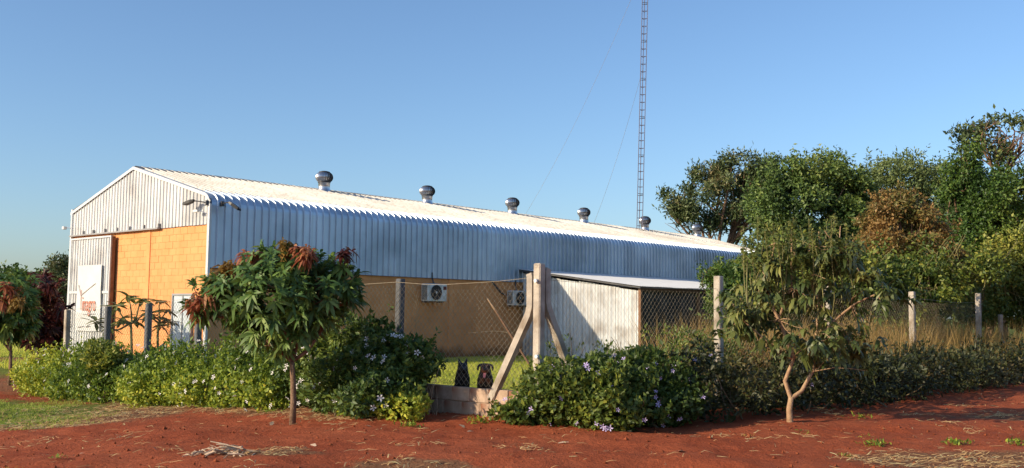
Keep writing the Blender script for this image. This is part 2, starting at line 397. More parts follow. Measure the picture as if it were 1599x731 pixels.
_gh2 = gh.reshape(ny, nx)
def gheight(x, y):
    x = np.asarray(x, float); y = np.asarray(y, float)
    i = np.clip(np.searchsorted(gx, x) - 1, 0, nx-2); j = np.clip(np.searchsorted(gy, y) - 1, 0, ny-2)
    u = (x - gx[i]) / (gx[i+1]-gx[i]); v = (y - gy[j]) / (gy[j+1]-gy[j])
    return _gh2[j,i]*(1-u)*(1-v) + _gh2[j,i+1]*u*(1-v) + _gh2[j+1,i]*(1-u)*v + _gh2[j+1,i+1]*u*v

# ------------------------------------------------------------------ warehouse
HE, HR, WID, LEN, HCL = 4.96, 6.14, 8.50, 34.0, 2.82
RG = 4.42                                  # ridge position across the gable
SL1 = math.atan2(HR-HE, RG); SL2 = math.atan2(HR-HE, WID-RG)
wh = thing('warehouse', (BC[0], BC[1], 0), 'long metal clad warehouse with orange block walls and white gable', 'warehouse', ANG)

RIB = []
for k in range(4):
    o = k * .25; RIB += [(o, 0), (o+.165, 0), (o+.180, .045), (o+.214, .045), (o+.229, 0)]
RIB.append((1.0, 0))
def sheet(path, normals, width=1.0, rib=RIB):
    """ribbed sheet: rib profile along x, swept along a path of (y,z) points with outward normals"""
    m = MB(); pr = [(x * width, h) for x, h in rib]
    n = len(pr); v = []; f = []
    for (y, z), (ny_, nz_) in zip(path, normals):
        for x, h in pr: v.append((x, y + ny_*h, z + nz_*h))
    for i in range(len(path)-1):
        for k in range(n-1): f.append((i*n+k, i*n+k+1, (i+1)*n+k+1, (i+1)*n+k))
    return m.add(v, f)
# bull-nosed wall sheets, near side: wall, curved eave, first stretch of roof
R_ = .36
path = [(-.04, HCL-.03), (-.04, 3.6), (-.04, HE-.40)]; nrm = [(-1,0)]*3
ca = -.04 + R_; cz = HE - .40
for k in range(1, 6):
    th = math.pi - (math.pi/2 - SL1) * k / 5
    path.append((ca + R_*math.cos(th), cz + R_*math.sin(th))); nrm.append((math.cos(th), math.sin(th)))
ey, ez = path[-1]
path.append((ey + .55*math.cos(SL1), ez + .55*math.sin(SL1))); nrm.append((-math.sin(SL1), math.cos(SL1)))
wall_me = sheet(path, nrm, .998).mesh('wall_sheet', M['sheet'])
ry, rz = path[-1]
# far side mirrored
fpath = [(WID+.04, HCL-.03), (WID+.04, HE-.1), (WID-.3, HE+.05)]
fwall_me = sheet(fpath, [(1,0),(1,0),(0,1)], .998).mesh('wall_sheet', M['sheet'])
up = (-math.sin(SL1), math.cos(SL1)); zoff = .012
rtop = ez + (RG - ey) * math.tan(SL1)
roof_me = sheet([(ry-.12, rz-.12*math.tan(SL1)+zoff), ((ry+RG)/2, (rz+rtop)/2+zoff), (RG-.02, rtop+zoff)], [up]*3, .998).mesh('roof_sheet', M['sheet_roof'])
dn = (math.sin(SL2), math.cos(SL2))
froof_me = sheet([(RG+.02, rtop+zoff), (WID+.15, HE-.05)], [dn]*2, .998).mesh('roof_sheet', M['sheet_roof'])
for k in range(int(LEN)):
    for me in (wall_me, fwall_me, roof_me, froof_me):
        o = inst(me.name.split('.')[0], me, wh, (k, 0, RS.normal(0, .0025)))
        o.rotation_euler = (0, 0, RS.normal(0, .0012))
RTOP = rtop
# ridge cap (dark, in lengths)
for k in range(12):
    l = LEN/12
    m = MB(); x0, x1 = k*l, (k+1)*l+.05
    for s_, sl in ((-1, SL1), (1, SL2)):
        y1 = RG + s_*.24; z1 = RTOP + .052 - .24*math.tan(sl) + (k % 2)*.004; z0 = RTOP + .055 + (k % 2)*.004
        m.add([(x0,RG,z0),(x1,RG,z0),(x1,y1,z1),(x0,y1,z1),(x1,y1,z1-.02),(x0,y1,z1-.02)], [(0,1,2,3) if s_ > 0 else (3,2,1,0), (3,2,4,5) if s_ > 0 else (5,4,2,3)])
    m.build('ridge_cap', M['dark_trim'], wh)
# masonry
WBASE = -.9
gw = MB().box(.02, .17, .0, WID, WBASE, 4.06).build('gable_wall', M['orange'], wh)
sw = MB().box(.17, LEN, .02, .17, WBASE, HCL+.05).build('side_wall', M['orange'], wh)
MB().box(.17, LEN, WID-.17, WID-.02, WBASE, HCL+.05).build('back_side_wall', M['orange'], wh)
MB().box(LEN-.15, LEN, .17, WID-.17, WBASE, 4.2).build('rear_wall', M['orange'], wh)
def block_mesh(lx, lz, axis_, jitter=0):
    """front slab of a block with chamfered face; face looks to -x (axis 0) or -y (axis 1)"""
    c = .005; d0 = .06
    P = [(0,0),(lx,0),(lx,lz),(0,lz)]; Q = [(c,c),(lx-c,c),(lx-c,lz-c),(c,lz-c)]
    v = [(d0, p, q) for p, q in P] + [(c, p, q) for p, q in P] + [(0, p, q) for p, q in Q]
    f = []
    for i in range(4):
        j = (i+1) % 4; f.append((i, j, 4+j, 4+i)); f.append((4+i, 4+j, 8+j, 8+i))
    f.append((8, 9, 10, 11))
    if axis_ == 1: v = [(y, x, z) for x, y, z in v]
    else: f = [q[::-1] for q in f]
    return MB().add(v, f).mesh('block', M['orange'])
J = .006; BLN, BLH = .40, .20
cache = {}
def put_block(parent, axis_, p, z, ln):
    key = (axis_, round(ln, 2))
    if key not in cache: cache[key] = block_mesh(ln - J, BLH - J, axis_)
    off = .010 + RS.normal(0, .0014)
    loc = (off, p, z) if axis_ == 0 else (p, off, z)
    inst('block', cache[key], parent, loc)
S_PIL = (3.30, 3.52)
cnt = 0
z = .80
while z + BLH < 4.12 and cnt < 300:
    row = int(round(z / BLH)); p = 0.22
    while p < 5.45:
        ln = BLN if not (p == .22 and row % 2) else .2
        e = p + ln
        if p < S_PIL[0] < e: e = S_PIL[0]
        elif S_PIL[0] <= p < S_PIL[1]: p = S_PIL[1]; e = p + (.4 if row % 2 else .2)
        e = min(e, 5.5)
        q0, q1 = p, e
        if z < 2.12:             # leave the doorway free
            if q0 < .70 < q1: q1 = .70
            elif .70 <= q0 and q1 <= 1.88: p = e; continue
            elif q0 < 1.88 < q1: q0 = 1.88
        if q1 - q0 > .06: put_block(gw, 0, q0, z, q1 - q0); cnt += 1
        p = e
    z += BLH
cnt = 0; z = .02
while z + BLH < HCL + .05 and cnt < 300:
    row = int(round(z / BLH)); p = 5.4 + (.2 if row % 2 else 0)
    while p < 13.7 and cnt < 300:
        put_block(sw, 1, p, z, BLN); cnt += 1; p += BLN
    z += BLH
# pilasters
MB().cbox(-.012, .03, S_PIL[0]+.006, S_PIL[1]-.006, WBASE, 4.04, .008).build('pilaster', M['orange'], gw)
MB().cbox(-.014, .03, .012, .205, WBASE, 4.04, .008).build('pilaster', M['orange'], gw)
for t in (9.55, 4.9):
    MB().cbox(t, t+.2, -.022, .03, WBASE, HCL, .008).build('pilaster', M['orange'], sw)
# flashing under the wall cladding
MB().box(.02, LEN, -.065, -.01, HCL-.045, HCL-.032).build('drip_flashing', M['dark_trim'], wh)
# gable cladding: ribbed sheets cut to the slope
def roof_z(s):
    if s < .28: return HE - .40 + math.sqrt(max(0, R_**2 - (s - .32)**2))
    return rtop - (RG - s)*math.tan(SL1) if s < RG else rtop - (s-RG)*math.tan(SL2)
nS = 9; sw_ = WID / nS
for k in range(nS):
    m = MB(); v = []; xs = []
    for q in range(5):
        o = q * sw_/5; u = sw_/5
        xs += [(o, 0), (o+u*.62, 0), (o+u*.72, .028), (o+u*.86, .028), (o+u*.96, 0)]
    xs.append((sw_*.999, 0))
    n = len(xs); bot = 4.02 + .008*(k % 2)
    for x, h in xs: v.append((-.02-h, k*sw_ + x, bot))
    for x, h in xs: v.append((-.02-h, k*sw_ + x, max(bot+.1, roof_z(k*sw_ + x) - .02)))
    m.add(v, [(i+1, i, n+i, n+i+1) for i in range(n-1)]).build('gable_sheet', M['sheet_gable'], wh)
# verge and corner trims
m = MB(); pts = [(s_, roof_z(s_)) for s_ in (.0, .04, .12, .22, .33)] + [(RG, rtop)]
tr = [(-.075, s_, z_ + .025) for s_, z_ in pts]
def strip(m, pts, dx, dz):
    v = []; 
    for x, y, z_ in pts: v += [(x, y, z_), (x, y, z_-dz), (x+dx, y, z_)]
    f = []
    for i in range(len(pts)-1):
        a, b = 3*i, 3*i+3
        f += [(a, a+1, b+1, b), (a, b, b+2, a+2)]
    return m.add(v, f)
strip(MB(), tr, .14, .10).build('verge_trim', M['trim'], wh)
strip(MB(), [(-.075, RG+.003, rtop+.025), (-.075, WID+.1, rtop+.025-(WID+.1-RG)*math.tan(SL2))], .14, .10).build('verge_trim', M['trim'], wh)
MB().cbox(-.078, -.001, -.062, .05, -.6, HE-.36, .006).build('corner_trim', M['trim'], wh)
MB().cbox(-.078, -.001, WID-.04, WID+.06, -.6, HE-.02, .006).build('corner_trim', M['trim'], wh)
# sliding door on its rail
dr = bpy.data.objects.new('sliding_door', None); link(dr, wh); dr.location = (-.16, 5.45, 0)
DW, DT = 2.68, 3.92
for k in range(3):
    o_ = MB(); v = []; xs = []; u = DW/3/5
    for q in range(5): o = q*u; xs += [(o, 0), (o+u*.58, 0), (o+u*.70, .03), (o+u*.86, .03), (o+u*.98, 0)]
    xs.append((DW/3*.999, 0)); n = len(xs)
    for zz in (-.25, DT-.06):
        for x, h in xs: v.append((-h, k*DW/3 + x, zz))
    o_.add(v, [(i+1, i, n+i, n+i+1) for i in range(n-1)]).build('door_sheet', M['sheet_gable'], dr)
f_ = MB()
f_.box(-.05, .03, -.05, .0, -.25, DT); f_.box(-.05, .03, DW, DW+.05, -.25, DT); f_.box(-.05, .03, 0, DW, DT-.055, DT); f_.box(-.045, -.031, 0, DW, 2.08, 2.16)
f_.build('door_frame', M['trim'], dr)
MB().box(-.01, .10, -.075, -.052, -.25, DT-.02).build('door_edge', M['wood'], dr)
rl = MB().box(-.14, -.05, 2.68, WID, 4.0, 4.045).build('door_rail', M['frame_grey'], wh)
for s_ in (2.72, 3.6, 4.5, 5.3, 6.1, 6.9, 7.6):
    MB().box(-.10, -.035, s_-.02, s_+.03, 4.045, 4.17).build('rail_bracket', M['frame_grey'], wh)
# personnel door in the gable
dd = bpy.data.objects.new('door', None); link(dd, wh); dd.location = (-.03, .74, 0)
MB().box(0, .035, .06, 1.04, -.4, 2.0).build('door_leaf', M['glass'], dd)
f_ = MB(); f_.box(-.03, .04, 0, .06, -.4, 2.06); f_.box(-.03, .04, 1.04, 1.10, -.4, 2.06); f_.box(-.03, .04, .06, 1.04, 2.0, 2.06)
f_.build('door_frame', M['frame_grey'], dd)
MB().box(-.02, -.001, .50, .54, -.4, 2.0).build('door_mullion', M['frame_grey'], dd)
MB().tube([(-.05, .95, 1.0), (-.05, .83, 1.0)], .012, 6).build('door_handle', M['steel'], dd)

# banner on the sliding door
sg = thing('banner_sign', (BC[0] + A[0]*-.235 + Bv[0]*5.87, BC[1] + A[1]*-.235 + Bv[1]*5.87, 0), 'white banner with a red company name hung on the sliding door', 'sign', ANG)
nb = 9; v = []; f = []
for j in range(nb):
    for i in range(nb):
        y = 1.66*i/(nb-1); z_ = .88 + 2.12*j/(nb-1)
        v.append((.012*math.sin(3.1*i/(nb-1)+.8*j) - .006*math.sin(j*1.7), y + (.03*math.sin(j) if i in (0, nb-1) else 0)*.3, z_ - .02*math.sin(math.pi*i/(nb-1))*(j in (0,))))
for j in range(nb-1):
    for i in range(nb-1): f.append((j*nb+i, (j+1)*nb+i, (j+1)*nb+i+1, j*nb+i+1))
MB().add(v, f).build('banner_sheet', M['banner'], sg, True)
def text_mesh(txt, size, mat, parent, name, loc):
    cu = bpy.data.curves.new(name, 'FONT'); cu.body = txt; cu.size = size; cu.extrude = .003
    to = bpy.data.objects.new('tmp', cu); col.objects.link(to); dg = bpy.context.evaluated_depsgraph_get()
    me = bpy.data.meshes.new_from_object(to.evaluated_get(dg)); bpy.data.objects.remove(to)
    # text x -> -y (reads left to right seen from -x), text y -> z
    for q in me.vertices: x, y, z_ = q.co; q.co = (-z_, -x, y)
    me.materials.clear(); me.materials.append(mat)
    o = link(bpy.data.objects.new(name, me), parent); o.location = loc; return o
tx = text_mesh('inagro', .40, M['red_ink'], sg, 'lettering', (-.026, 1.20, 1.52))
tx.scale = (1, .92, 1.75)
def stroke(p, q, wd, nm, mat):
    p = Vector(p); q = Vector(q); d = (q-p).normalized(); n_ = Vector((-d.y, d.x)) * wd/2
    c = [p+n_, p-n_, q-n_*.6, q+n_*.6]
    v = [(-.024, a.x, a.y) for a in c] + [(-.030, a.x, a.y) for a in c]
    MB().add(v, [(4,5,6,7)[::-1], (0,1,5,4), (1,2,6,5), (2,3,7,6), (3,0,4,7)]).build(nm, mat, sg)
stroke((1.52, 2.36), (1.32, 2.02), .035, 'check_mark_stroke', M['grey_ink'])
stroke((1.32, 2.02), (.34, 2.40), .035, 'check_mark_stroke', M['grey_ink'])
stroke((1.30, 2.2), (1.27, 1.54), .030, 'letter_stroke', M['red_ink'])
stroke((1.12, 1.40), (.30, 1.43), .022, 'underline', M['grey_ink'])
stroke((1.45, .98), (1.05, 1.02), .03, 'small_mark', M['grey_ink']); stroke((.9, 1.0), (.62, 1.03), .03, 'small_mark', M['grey_ink'])

# roof ventilators
def ventilator(k, label):
    t = 7.18 + 5.1824*k; s_ = RG - .25
    p = BC + A*t + Bv*s_
    o = thing('roof_ventilator', (p[0], p[1], RTOP - .10), label, 'ventilator', ANG + k*.7, 'turbine ventilators along the ridge')
    return o
m = MB().lathe([(.30,-.02),(.30,.02),(.255,.05),(.245,.36),(.265,.37),(.265,.40)], 24); throat_me = m.mesh('throat', M['steel'], True)
fin = MB(); NP = 10; v = []
for i in range(NP+1):
    th = -1.15 + 2.3*i/NP; r = .06 + .315*math.cos(th)**.75 if abs(th) < 1.57 else .06; z_ = .60 + .20*math.sin(th)/math.sin(1.15)
    tw = .22
    for e in (0, 1):
        aa = e*.30 + tw*math.sin(th)*.2; rr = r - e*.045
        v.append((rr*math.cos(aa), rr*math.sin(aa), z_))
fin.add(v, [(2*i, 2*i+1, 2*i+3, 2*i+2) for i in range(NP)])
fin_me = fin.mesh('fin', M['steel'], True)
cap_me = MB().lathe([(.27,.375),(.27,.405),(.20,.41),(.20,.79),(.245,.795),(.23,.82),(.12,.85),(.02,.86)], 24).mesh('turbine_cap', M['dark_steel'], True)
vl = ['metal turbine ventilator on the ridge nearest the white gable', 'second metal roof ventilator counted from the white gable', 'third metal roof ventilator counted from the white gable',
      'fourth metal roof ventilator counted from the white gable', 'metal roof ventilator standing right beside the lattice mast', 'farthest metal roof ventilator, beyond the lattice mast by the trees']
for k in range(6):
    o = ventilator(k, vl[k]); o.scale = (.86, .86, .92); inst('throat', throat_me, o); tc = inst('turbine_cap', cap_me, o)
    for q in range(22): inst('fin', fin_me, o, (0,0,0), (0,0,q*2*math.pi/22))

# lattice mast on the roof beside the fifth ventilator
p = BC + A*27.05 + Bv*(RG-.50)
mz = RTOP - .14
ms = thing('lattice_mast', (p[0], p[1], mz), 'tall thin lattice radio mast rising behind the roof ventilators', 'mast')
lean = math.tan(math.radians(1.25)); MH = 21.0
tri = [(.15*math.cos(q), .15*math.sin(q)) for q in (math.radians(200), math.radians(340), math.radians(90))]
for x, y in tri:
    MB().tube([(x, y, 0), (x + MH*lean, y, MH)], .020, 6).build('mast_leg', M['mast'], ms)
rung_a = MB().tube([(tri[0][0], tri[0][1], 0), (tri[1][0], tri[1][1], 0)], .013, 5).tube([(tri[1][0], tri[1][1], 0), (tri[2][0], tri[2][1], 0)], .013, 5).tube([(tri[2][0], tri[2][1], 0), (tri[0][0], tri[0][1], 0)], .013, 5).mesh('rung', M['mast'])
rung_b = MB().tube([(tri[0][0], tri[0][1], -.05), (tri[1][0], tri[1][1], -.05)], .014, 5).tube([(tri[0][0], tri[0][1], .05), (tri[1][0], tri[1][1], .05)], .014, 5).tube([(tri[1][0], tri[1][1], 0), (tri[2][0], tri[2][1], 0)], .013, 5).mesh('rung', M['dark_steel'])
k = 0; z_ = .25
while z_ < MH:
    inst('rung', rung_b if k % 5 == 4 else rung_a, ms, (z_*lean, 0, z_)); z_ += .40; k += 1
MB().cbox(-.22, .22, -.22, .22, -.06, .03, .01).build('base_plate', M['dark_steel'], ms)
MB().lathe([(.05,0),(.10,.03),(.10,.2),(.05,.24)], 10).build('antenna_pod', M['white_plastic'], ms).location = (15.2*lean-.2, -.1, 15.2)
def guy(z0, end, sag, r=.007):
    a0 = Vector((z0*lean, 0, z0)); e = Vector(end) - Vector((p[0], p[1], mz)); pts = []
    for i in range(13):
        u = i/12; q = a0.lerp(e, u); q.z -= sag*4*u*(1-u); pts.append(q)
    MB().tube(pts, r, 4).build('guy_wire', M['wire'], ms)
guy(14.0, at(740, 450, 60), 1.6); guy(8.5, at(905, 400, 60), .8)

# floodlights at the corner
def lamp(name, loc, arm, head_dir, label):
    o = thing(name, loc, label, 'floodlight', ANG)
    MB().tube(arm, .018, 6).build('arm', M['dark_steel'], o)
    e = Vector(arm[-1]); d = Vector(head_dir).normalized()
    sd = d.cross(Vector((0,0,1))).normalized(); u_ = sd.cross(d)
    h = []
    for x, wd, hh in ((-.05,.04,.025), (.06,.08,.04), (.30,.09,.038), (.36,.05,.02)):
        c = e + d*x
        h += [c+sd*wd+u_*hh, c-sd*wd+u_*hh, c-sd*wd-u_*hh, c+sd*wd-u_*hh]
    f = [(0,1,2,3), (15,14,13,12)]
    for i in range(3):
        for k in range(4): f.append((i*4+k, i*4+4+k, i*4+4+(k+1)%4, i*4+(k+1)%4))
    MB().add(h, f).build('lamp_head', M['black'], o)
    MB().cbox(arm[0][0]-.05, arm[0][0]+.05, arm[0][1]-.03, arm[0][1]+.03, arm[0][2]-.07, arm[0][2]+.07, .008).build('wall_bracket', M['dark_steel'], o)
lamp('floodlight', (BC[0], BC[1], 0), [(-.10, .04, 4.62), (-.22, .22, 4.66), (-.30, .48, 4.69)], (-.10, .42, -.12), 'black street style floodlight on an arm in front of the white gable')
lamp('floodlight', (BC[0], BC[1], 0), [(.30, -.10, 4.62), (.32, -.30, 4.65), (.34, -.45, 4.62)], (.25, -.36, -.30), 'black floodlight on an arm sticking out from the side cladding')
cam2 = thing('security_camera', (BC[0], BC[1], 0), 'small security camera bracket under the floodlight at the gable corner', 'camera', ANG)
MB().tube([(-.09, .10, 4.32), (-.2, .28, 4.42)], .012, 5).build('bracket', M['steel'], cam2)
MB().cbox(-.28, -.20, .26, .50, 4.36, 4.43, .01).build('camera_body', M['white_plastic'], cam2)
cam3 = thing('security_camera', (BC[0], BC[1], 0), 'small security camera on the far left corner of the gable', 'camera', ANG)
MB().tube([(-.08, WID+.02, 4.30), (-.16, WID+.18, 4.34)], .014, 5).build('bracket', M['steel'], cam3)
MB().cbox(-.26, -.14, WID+.16, WID+.30, 4.26, 4.36, .01).build('camera_body', M['white_plastic'], cam3)

# air conditioners
def air_con(t, z0, w_, h_, label, tilt):
    p = BC + A*t
    o = thing('air_conditioner', (p[0], p[1], z0), label, 'air conditioner', ANG, 'outdoor units on the side wall'); o.rotation_euler = (0, tilt, ANG)
    d0, d1 = -.44, -.10
    MB().cbox(0, w_, d0, d1, 0, h_, .018).build('casing', M['white_plastic'], o)
    for z_ in np.arange(.06, h_-.05, .035): MB().box(-.008, -.001, d0+.05, d1-.05, z_, z_+.02).build('side_slot', M['black'], o)
    cx, cz, r = w_*.42, h_*.5, h_*.42
    def disc(rr, y, mat, nm, n=28):
        v = [(cx, y, cz)] + [(cx+rr*math.cos(2*math.pi*i/n), y, cz+rr*math.sin(2*math.pi*i/n)) for i in range(n)]
        return MB().add(v, [(0, 1+i, 1+(i+1) % n) for i in range(n)]).build(nm, mat, o)
    disc(r, d0-.004, M['black'], 'fan_opening')
    g_ = MB()
    for q in np.linspace(.2, 1, 7):
        pts = [(cx+r*q*math.cos(2*math.pi*i/24), d0-.016, cz+r*q*math.sin(2*math.pi*i/24)) for i in range(25)]
        g_.tube(pts, .004 if q < 1 else .009, 4, False)
    for q in range(12):
        g_.tube([(cx, d0-.016, cz), (cx+r*math.cos(q*math.pi/6), d0-.016, cz+r*math.sin(q*math.pi/6))], .003, 4)
    g_.build('fan_grille', M['dark_steel'], o)
    disc(r*.17, d0-.022, M['white_plastic'], 'fan_hub', 14)
    bl = MB()
    for q in range(3):
        a0 = q*2.094; v = []
        for i in range(5):
            a1 = a0 + i*.22
            v += [(cx+r*.2*math.cos(a1), d0-.008, cz+r*.2*math.sin(a1)), (cx+r*.9*math.cos(a1+.3), d0-.008, cz+r*.9*math.sin(a1+.3))]
        bl.add(v, [(2*i, 2*i+1, 2*i+3, 2*i+2) for i in range(4)])
    bl.build('fan_blade', M['dark_steel'], o)
    MB().box(w_*.80, w_*.96, d0-.006, d0-.001, h_*.66, h_*.86).build('badge', M['badge'], o)
    for q in (.12, w_-.12):
        MB().box(q-.02, q+.02, d0+.06, -.03, -.045, -.004).build('bracket', M['dark_steel'], o)
    MB().tube([(w_*.62, -.16, h_), (w_*.62, -.10, h_+.06), (w_*.62, -.06, h_+.18), (w_*.62, -.05, h_+.40)], .028, 6).build('pipe', M['dark_steel'], o)
    return o
air_con(8.12, 1.98, .90, .60, 'white air conditioner outdoor unit with dark badge, nearer the mango tree', 0)
air_con(12.50, 1.90, .86, .55, 'white air conditioner outdoor unit next to the slanted fence brace', 0)
cb = thing('wall_conduit', (BC[0]+A[0]*11.2, BC[1]+A[1]*11.2, 0), 'dark cable running diagonally down the orange wall beside the right air conditioner', 'cable', ANG)
MB().tube([(.55, -.035, 2.76), (.8, -.045, 2.55), (1.05, -.045, 2.36), (1.25, -.09, 2.28)], .03, 6).build('conduit', M['dark_steel'], cb)

# ------------------------------------------------------------------ lean-to shed
ls = thing('lean_to_shed', (BC[0], BC[1], 0), 'lean-to shed of weathered white corrugated sheets with a low sloping roof', 'shed', ANG)
LT0, LT1, LS = 13.2, 27.2, -5.5
zA, zB = 3.27, 2.58
def lean_z(s): return zA + (zB-zA) * (s/LS)
CORR = [(i/40, .018*math.sin(i/40*2*math.pi*10)+.018) for i in range(41)]
for k in range(14):
    m = MB(); v = []
    pr = [(x*.999, h) for x, h in CORR]
    n = len(pr); zz = .006*(k % 2)
    for s_ in (-.085, LS-.12):
        for x, h in pr: v.append((LT0 + k + x, s_, lean_z(s_) + h + zz))
    m.add(v, [(i, i+1, n+i+1, n+i)[::-1] for i in range(n-1)])
    m.build('roof_sheet', M['trim'], ls)
e_ = MB(); e_.add([(LT0-.01, -.085, zA-.01), (LT0-.01, LS-.12, zB-.025), (LT0-.01, LS-.12, zB-.075), (LT0-.01, -.085, zA-.06),
                   (LT0+.05, -.085, zA-.01), (LT0+.05, LS-.12, zB-.025), (LT0+.05, LS-.12, zB-.075), (LT0+.05, -.085, zA-.06)], [(0,1,2,3)[::-1],(4,5,6,7),(0,4,5,1)[::-1],(3,2,6,7)[::-1]])
e_.build('verge_board', M['dark_steel'], ls)
for k in range(6):
    s0 = -.10 - k*.895; m = MB(); v = []; n = 26; zz = .004*(k % 2)
    for zt in (0, 1):
        for i in range(n):
            s_ = s0 - .9*i/(n-1); h = .018*math.sin(i/(n-1)*2*math.pi*5.5)
            v.append((LT0+.22-h-zz, s_, (-.25 if zt == 0 else lean_z(s_)-.12 - .02*(k % 3))))
    m.add(v, [(i, i+1, n+i+1, n+i) for i in range(n-1)]); m.build('wall_sheet', M['sheet_old'], ls)
MB().cbox(LT0+.17, LT0+.29, LS-.02, LS+.09, -.4, zB-.02, .01).build('post', M['wood'], ls)
for t in (17.2, 21.5, 26.6): MB().cbox(t, t+.1, LS, LS+.1, -.4, zB-.02, .01).build('post', M['wood'], ls)
MB().box(LT0+.30, LT1-.1, LS+.012, LS+.088, zB-.13, zB-.03).build('eave_beam', M['wood'], ls)
v = []; f = []; n = 60
for j in range(6):
    for i in range(n):
        t = LT0+.34 + (LT1-LT0-1.0)*i/(n-1); v.append((t, LS+.14+.02*math.sin(i*.9+j), -.3 + (zB-.1+.3)*j/5))
for j in range(5):
    for i in range(n-1): f.append((j*n+i, j*n+i+1, (j+1)*n+i+1, (j+1)*n+i))
MB().add(v, f).build('opening_shade_sheet', M['opening_dark'], ls, True)  # dark sheet added in the open side for the shade inside, no real cloth
# ------------------------------------------------------------------ fences
def fz(t, s):      # ground under a fence point
    q = FC + A*t + Bv*s; return float(gz_smooth(q[0], q[1]))
def post_mesh(h, wd=.125, mat='concrete'):
    m = MB(); m.cbox(-wd/2, wd/2, -wd/2, wd/2, -.3, h, .016); return m.mesh('post', M[mat])
def chain_link(length, base, topf, along, parent, pitch=.105, r=.0030):
    """two families of slanted wires between the base line and the top wire; along=0 runs on local x, 1 on local y"""
    m = MB(); k = -40
    def P(u, z): return (u, .0, z) if along == 0 else (.0, u, z)
    v = []; f = []
    def prism(p, q, off):
        a = np.array(p); b = np.array(q); n = len(v)
        o3 = [(r, 0), (-r*.5, r*.87), (-r*.5, -r*.87)]
        for e in (a, b):
            for o1, o2 in o3:
                if along == 0: v.append((e[0]+o1, e[1]+o2+off, e[2]))
                else: v.append((e[0]+o2+off, e[1]+o1, e[2]))
        for i in range(3): j = (i+1) % 3; f.append((n+i, n+j, n+3+j, n+3+i))
    H_ = 2.3
    for i in range(int(-H_/pitch), int((length+H_)/pitch)):
        for sg_ in (1, -1):
            u0 = i*pitch + (H_ if sg_ < 0 else 0); u1 = u0 + sg_*H_
            pts = []
            for q in range(24):
                u = u0 + (u1-u0)*q/23; zr = H_*q/23
                if 0 <= u <= length:
                    z_ = base(u) + zr
                    if z_ <= topf(u): pts.append(P(u + .006*math.sin(7*zr + i), z_))
            for q in range(len(pts)-1): prism(pts[q], pts[q+1], sg_*.003)
    return m.add(v, f).build('chain_link_mesh', M['wire'], parent)
ff = thing('front_fence', (FC[0], FC[1], 0), 'chain link fence on concrete posts along the front, behind the white flowered hedge', 'fence', ANG)
fp = [(3.12, 2.16, 'concrete_shade'), (5.2, 2.1, 'concrete_shade'), (7.3, 2.1, 'concrete_shade'), (9.3, 2.1, 'concrete_shade'), (11.38, 2.05, 'concrete_shade'), (13.27, 2.02, 'concrete_shade'), (15.3, 1.92, 'concrete')]
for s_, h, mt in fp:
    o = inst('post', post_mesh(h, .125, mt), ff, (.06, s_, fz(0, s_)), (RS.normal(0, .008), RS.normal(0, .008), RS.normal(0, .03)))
front_top = lambda u: np.interp(u, [0, .9, 2.2, 3.12, 5.2, 15.3], [2.14, 2.08, 2.04, 2.10, 2.03, 1.55])
chain_link(15.3, lambda u: .47 if u < 2.6 else fz(0, u) + .25, front_top, 1, ff)
for h in (0.,):
    MB().tube([(-.004, u, front_top(u) + h*(.95 if u < 4 else .9)) for u in np.linspace(0, 15.3, 40)], .0032, 5).build('tension_wire', M['wire'], ff)
# corner post with its two braces
MB().cbox(-.068, .068, -.068, .068, -.3, 2.34, .018).build('corner_post', M['concrete'], ff)
def brace(pts, wd, mat='concrete'):
    m = MB(); P = [Vector(q) for q in pts]; v = []; f = []
    pl = Vector((P[-1]-P[0])); pl.z = 0; pl.normalize(); sd = pl.cross(Vector((0,0,1)))
    for i, q in enumerate(P):
        d = (P[min(i+1, len(P)-1)] - P[max(i-1, 0)]).normalized(); n_ = sd.cross(d).normalized()
        k = wd/2
        v += [q + sd*k + n_*k, q - sd*k + n_*k, q - sd*k - n_*k, q + sd*k - n_*k]
    for i in range(len(P)-1):
        for k in range(4): f.append((i*4+k, i*4+(k+1) % 4, i*4+4+(k+1) % 4, i*4+4+k))
    n = len(v); f += [(0,3,2,1), (n-4,n-3,n-2,n-1)]
    return m.add(v, f).build('brace', M[mat], ff)
brace([(.0, .165, 2.19), (.0, .150, 2.14), (.0, .148, 1.70), (.0, .185, 1.58), (.0, .92, .30)], .105)
brace([(.165, .0, 2.27), (.150, .0, 2.22), (.148, .0, 1.80), (.185, .0, 1.68), (.95, .0, .36)], .105)
MB().tube([(-.08, -.02, 2.08), (-.12, -.02, 2.08)], .03, 8).build('insulator', M['white_plastic'], ff)
MB().tube([(-.08, -.05, .98), (-.12, -.05, .98)], .03, 8).build('insulator', M['white_plastic'], ff)

sf = thing('side_fence', (FC[0], FC[1], 0), 'chain link fence on tall pale concrete posts along the right side of the plot', 'fence', ANG)
for t, h in ((5.16, 2.33), (9.85, 2.31), (14.9, 2.28), (20.2, 2.36), (25.4, 2.3)):
    inst('post', post_mesh(h, .14), sf, (t, .0, fz(t, 0)), (RS.normal(0, .006), RS.normal(0, .006), RS.normal(0, .03)))
chain_link(20.2, lambda u: .12, lambda u: 2.12 - .06*math.sin(u*.6)**2, 0, sf, .115, .0014)
for h in (2.1,): MB().tube([(u, -.004, h - .05*math.sin(u*.6)**2) for u in np.linspace(0, 20.2, 40)], .003, 5).build('tension_wire', M['wire'], sf)
# short posts of another fence far behind the dry grass
bf = thing('back_fence', (*at(1500, 520, 33)[:2], 0), 'row of low concrete posts standing behind the dry grass on the right', 'fence')
for px in (1402, 1466, 1563):
    q = at(px, 510, 33); inst('post', post_mesh(1.75, .12), bf, (q[0]-bf.location.x, 0, 0))

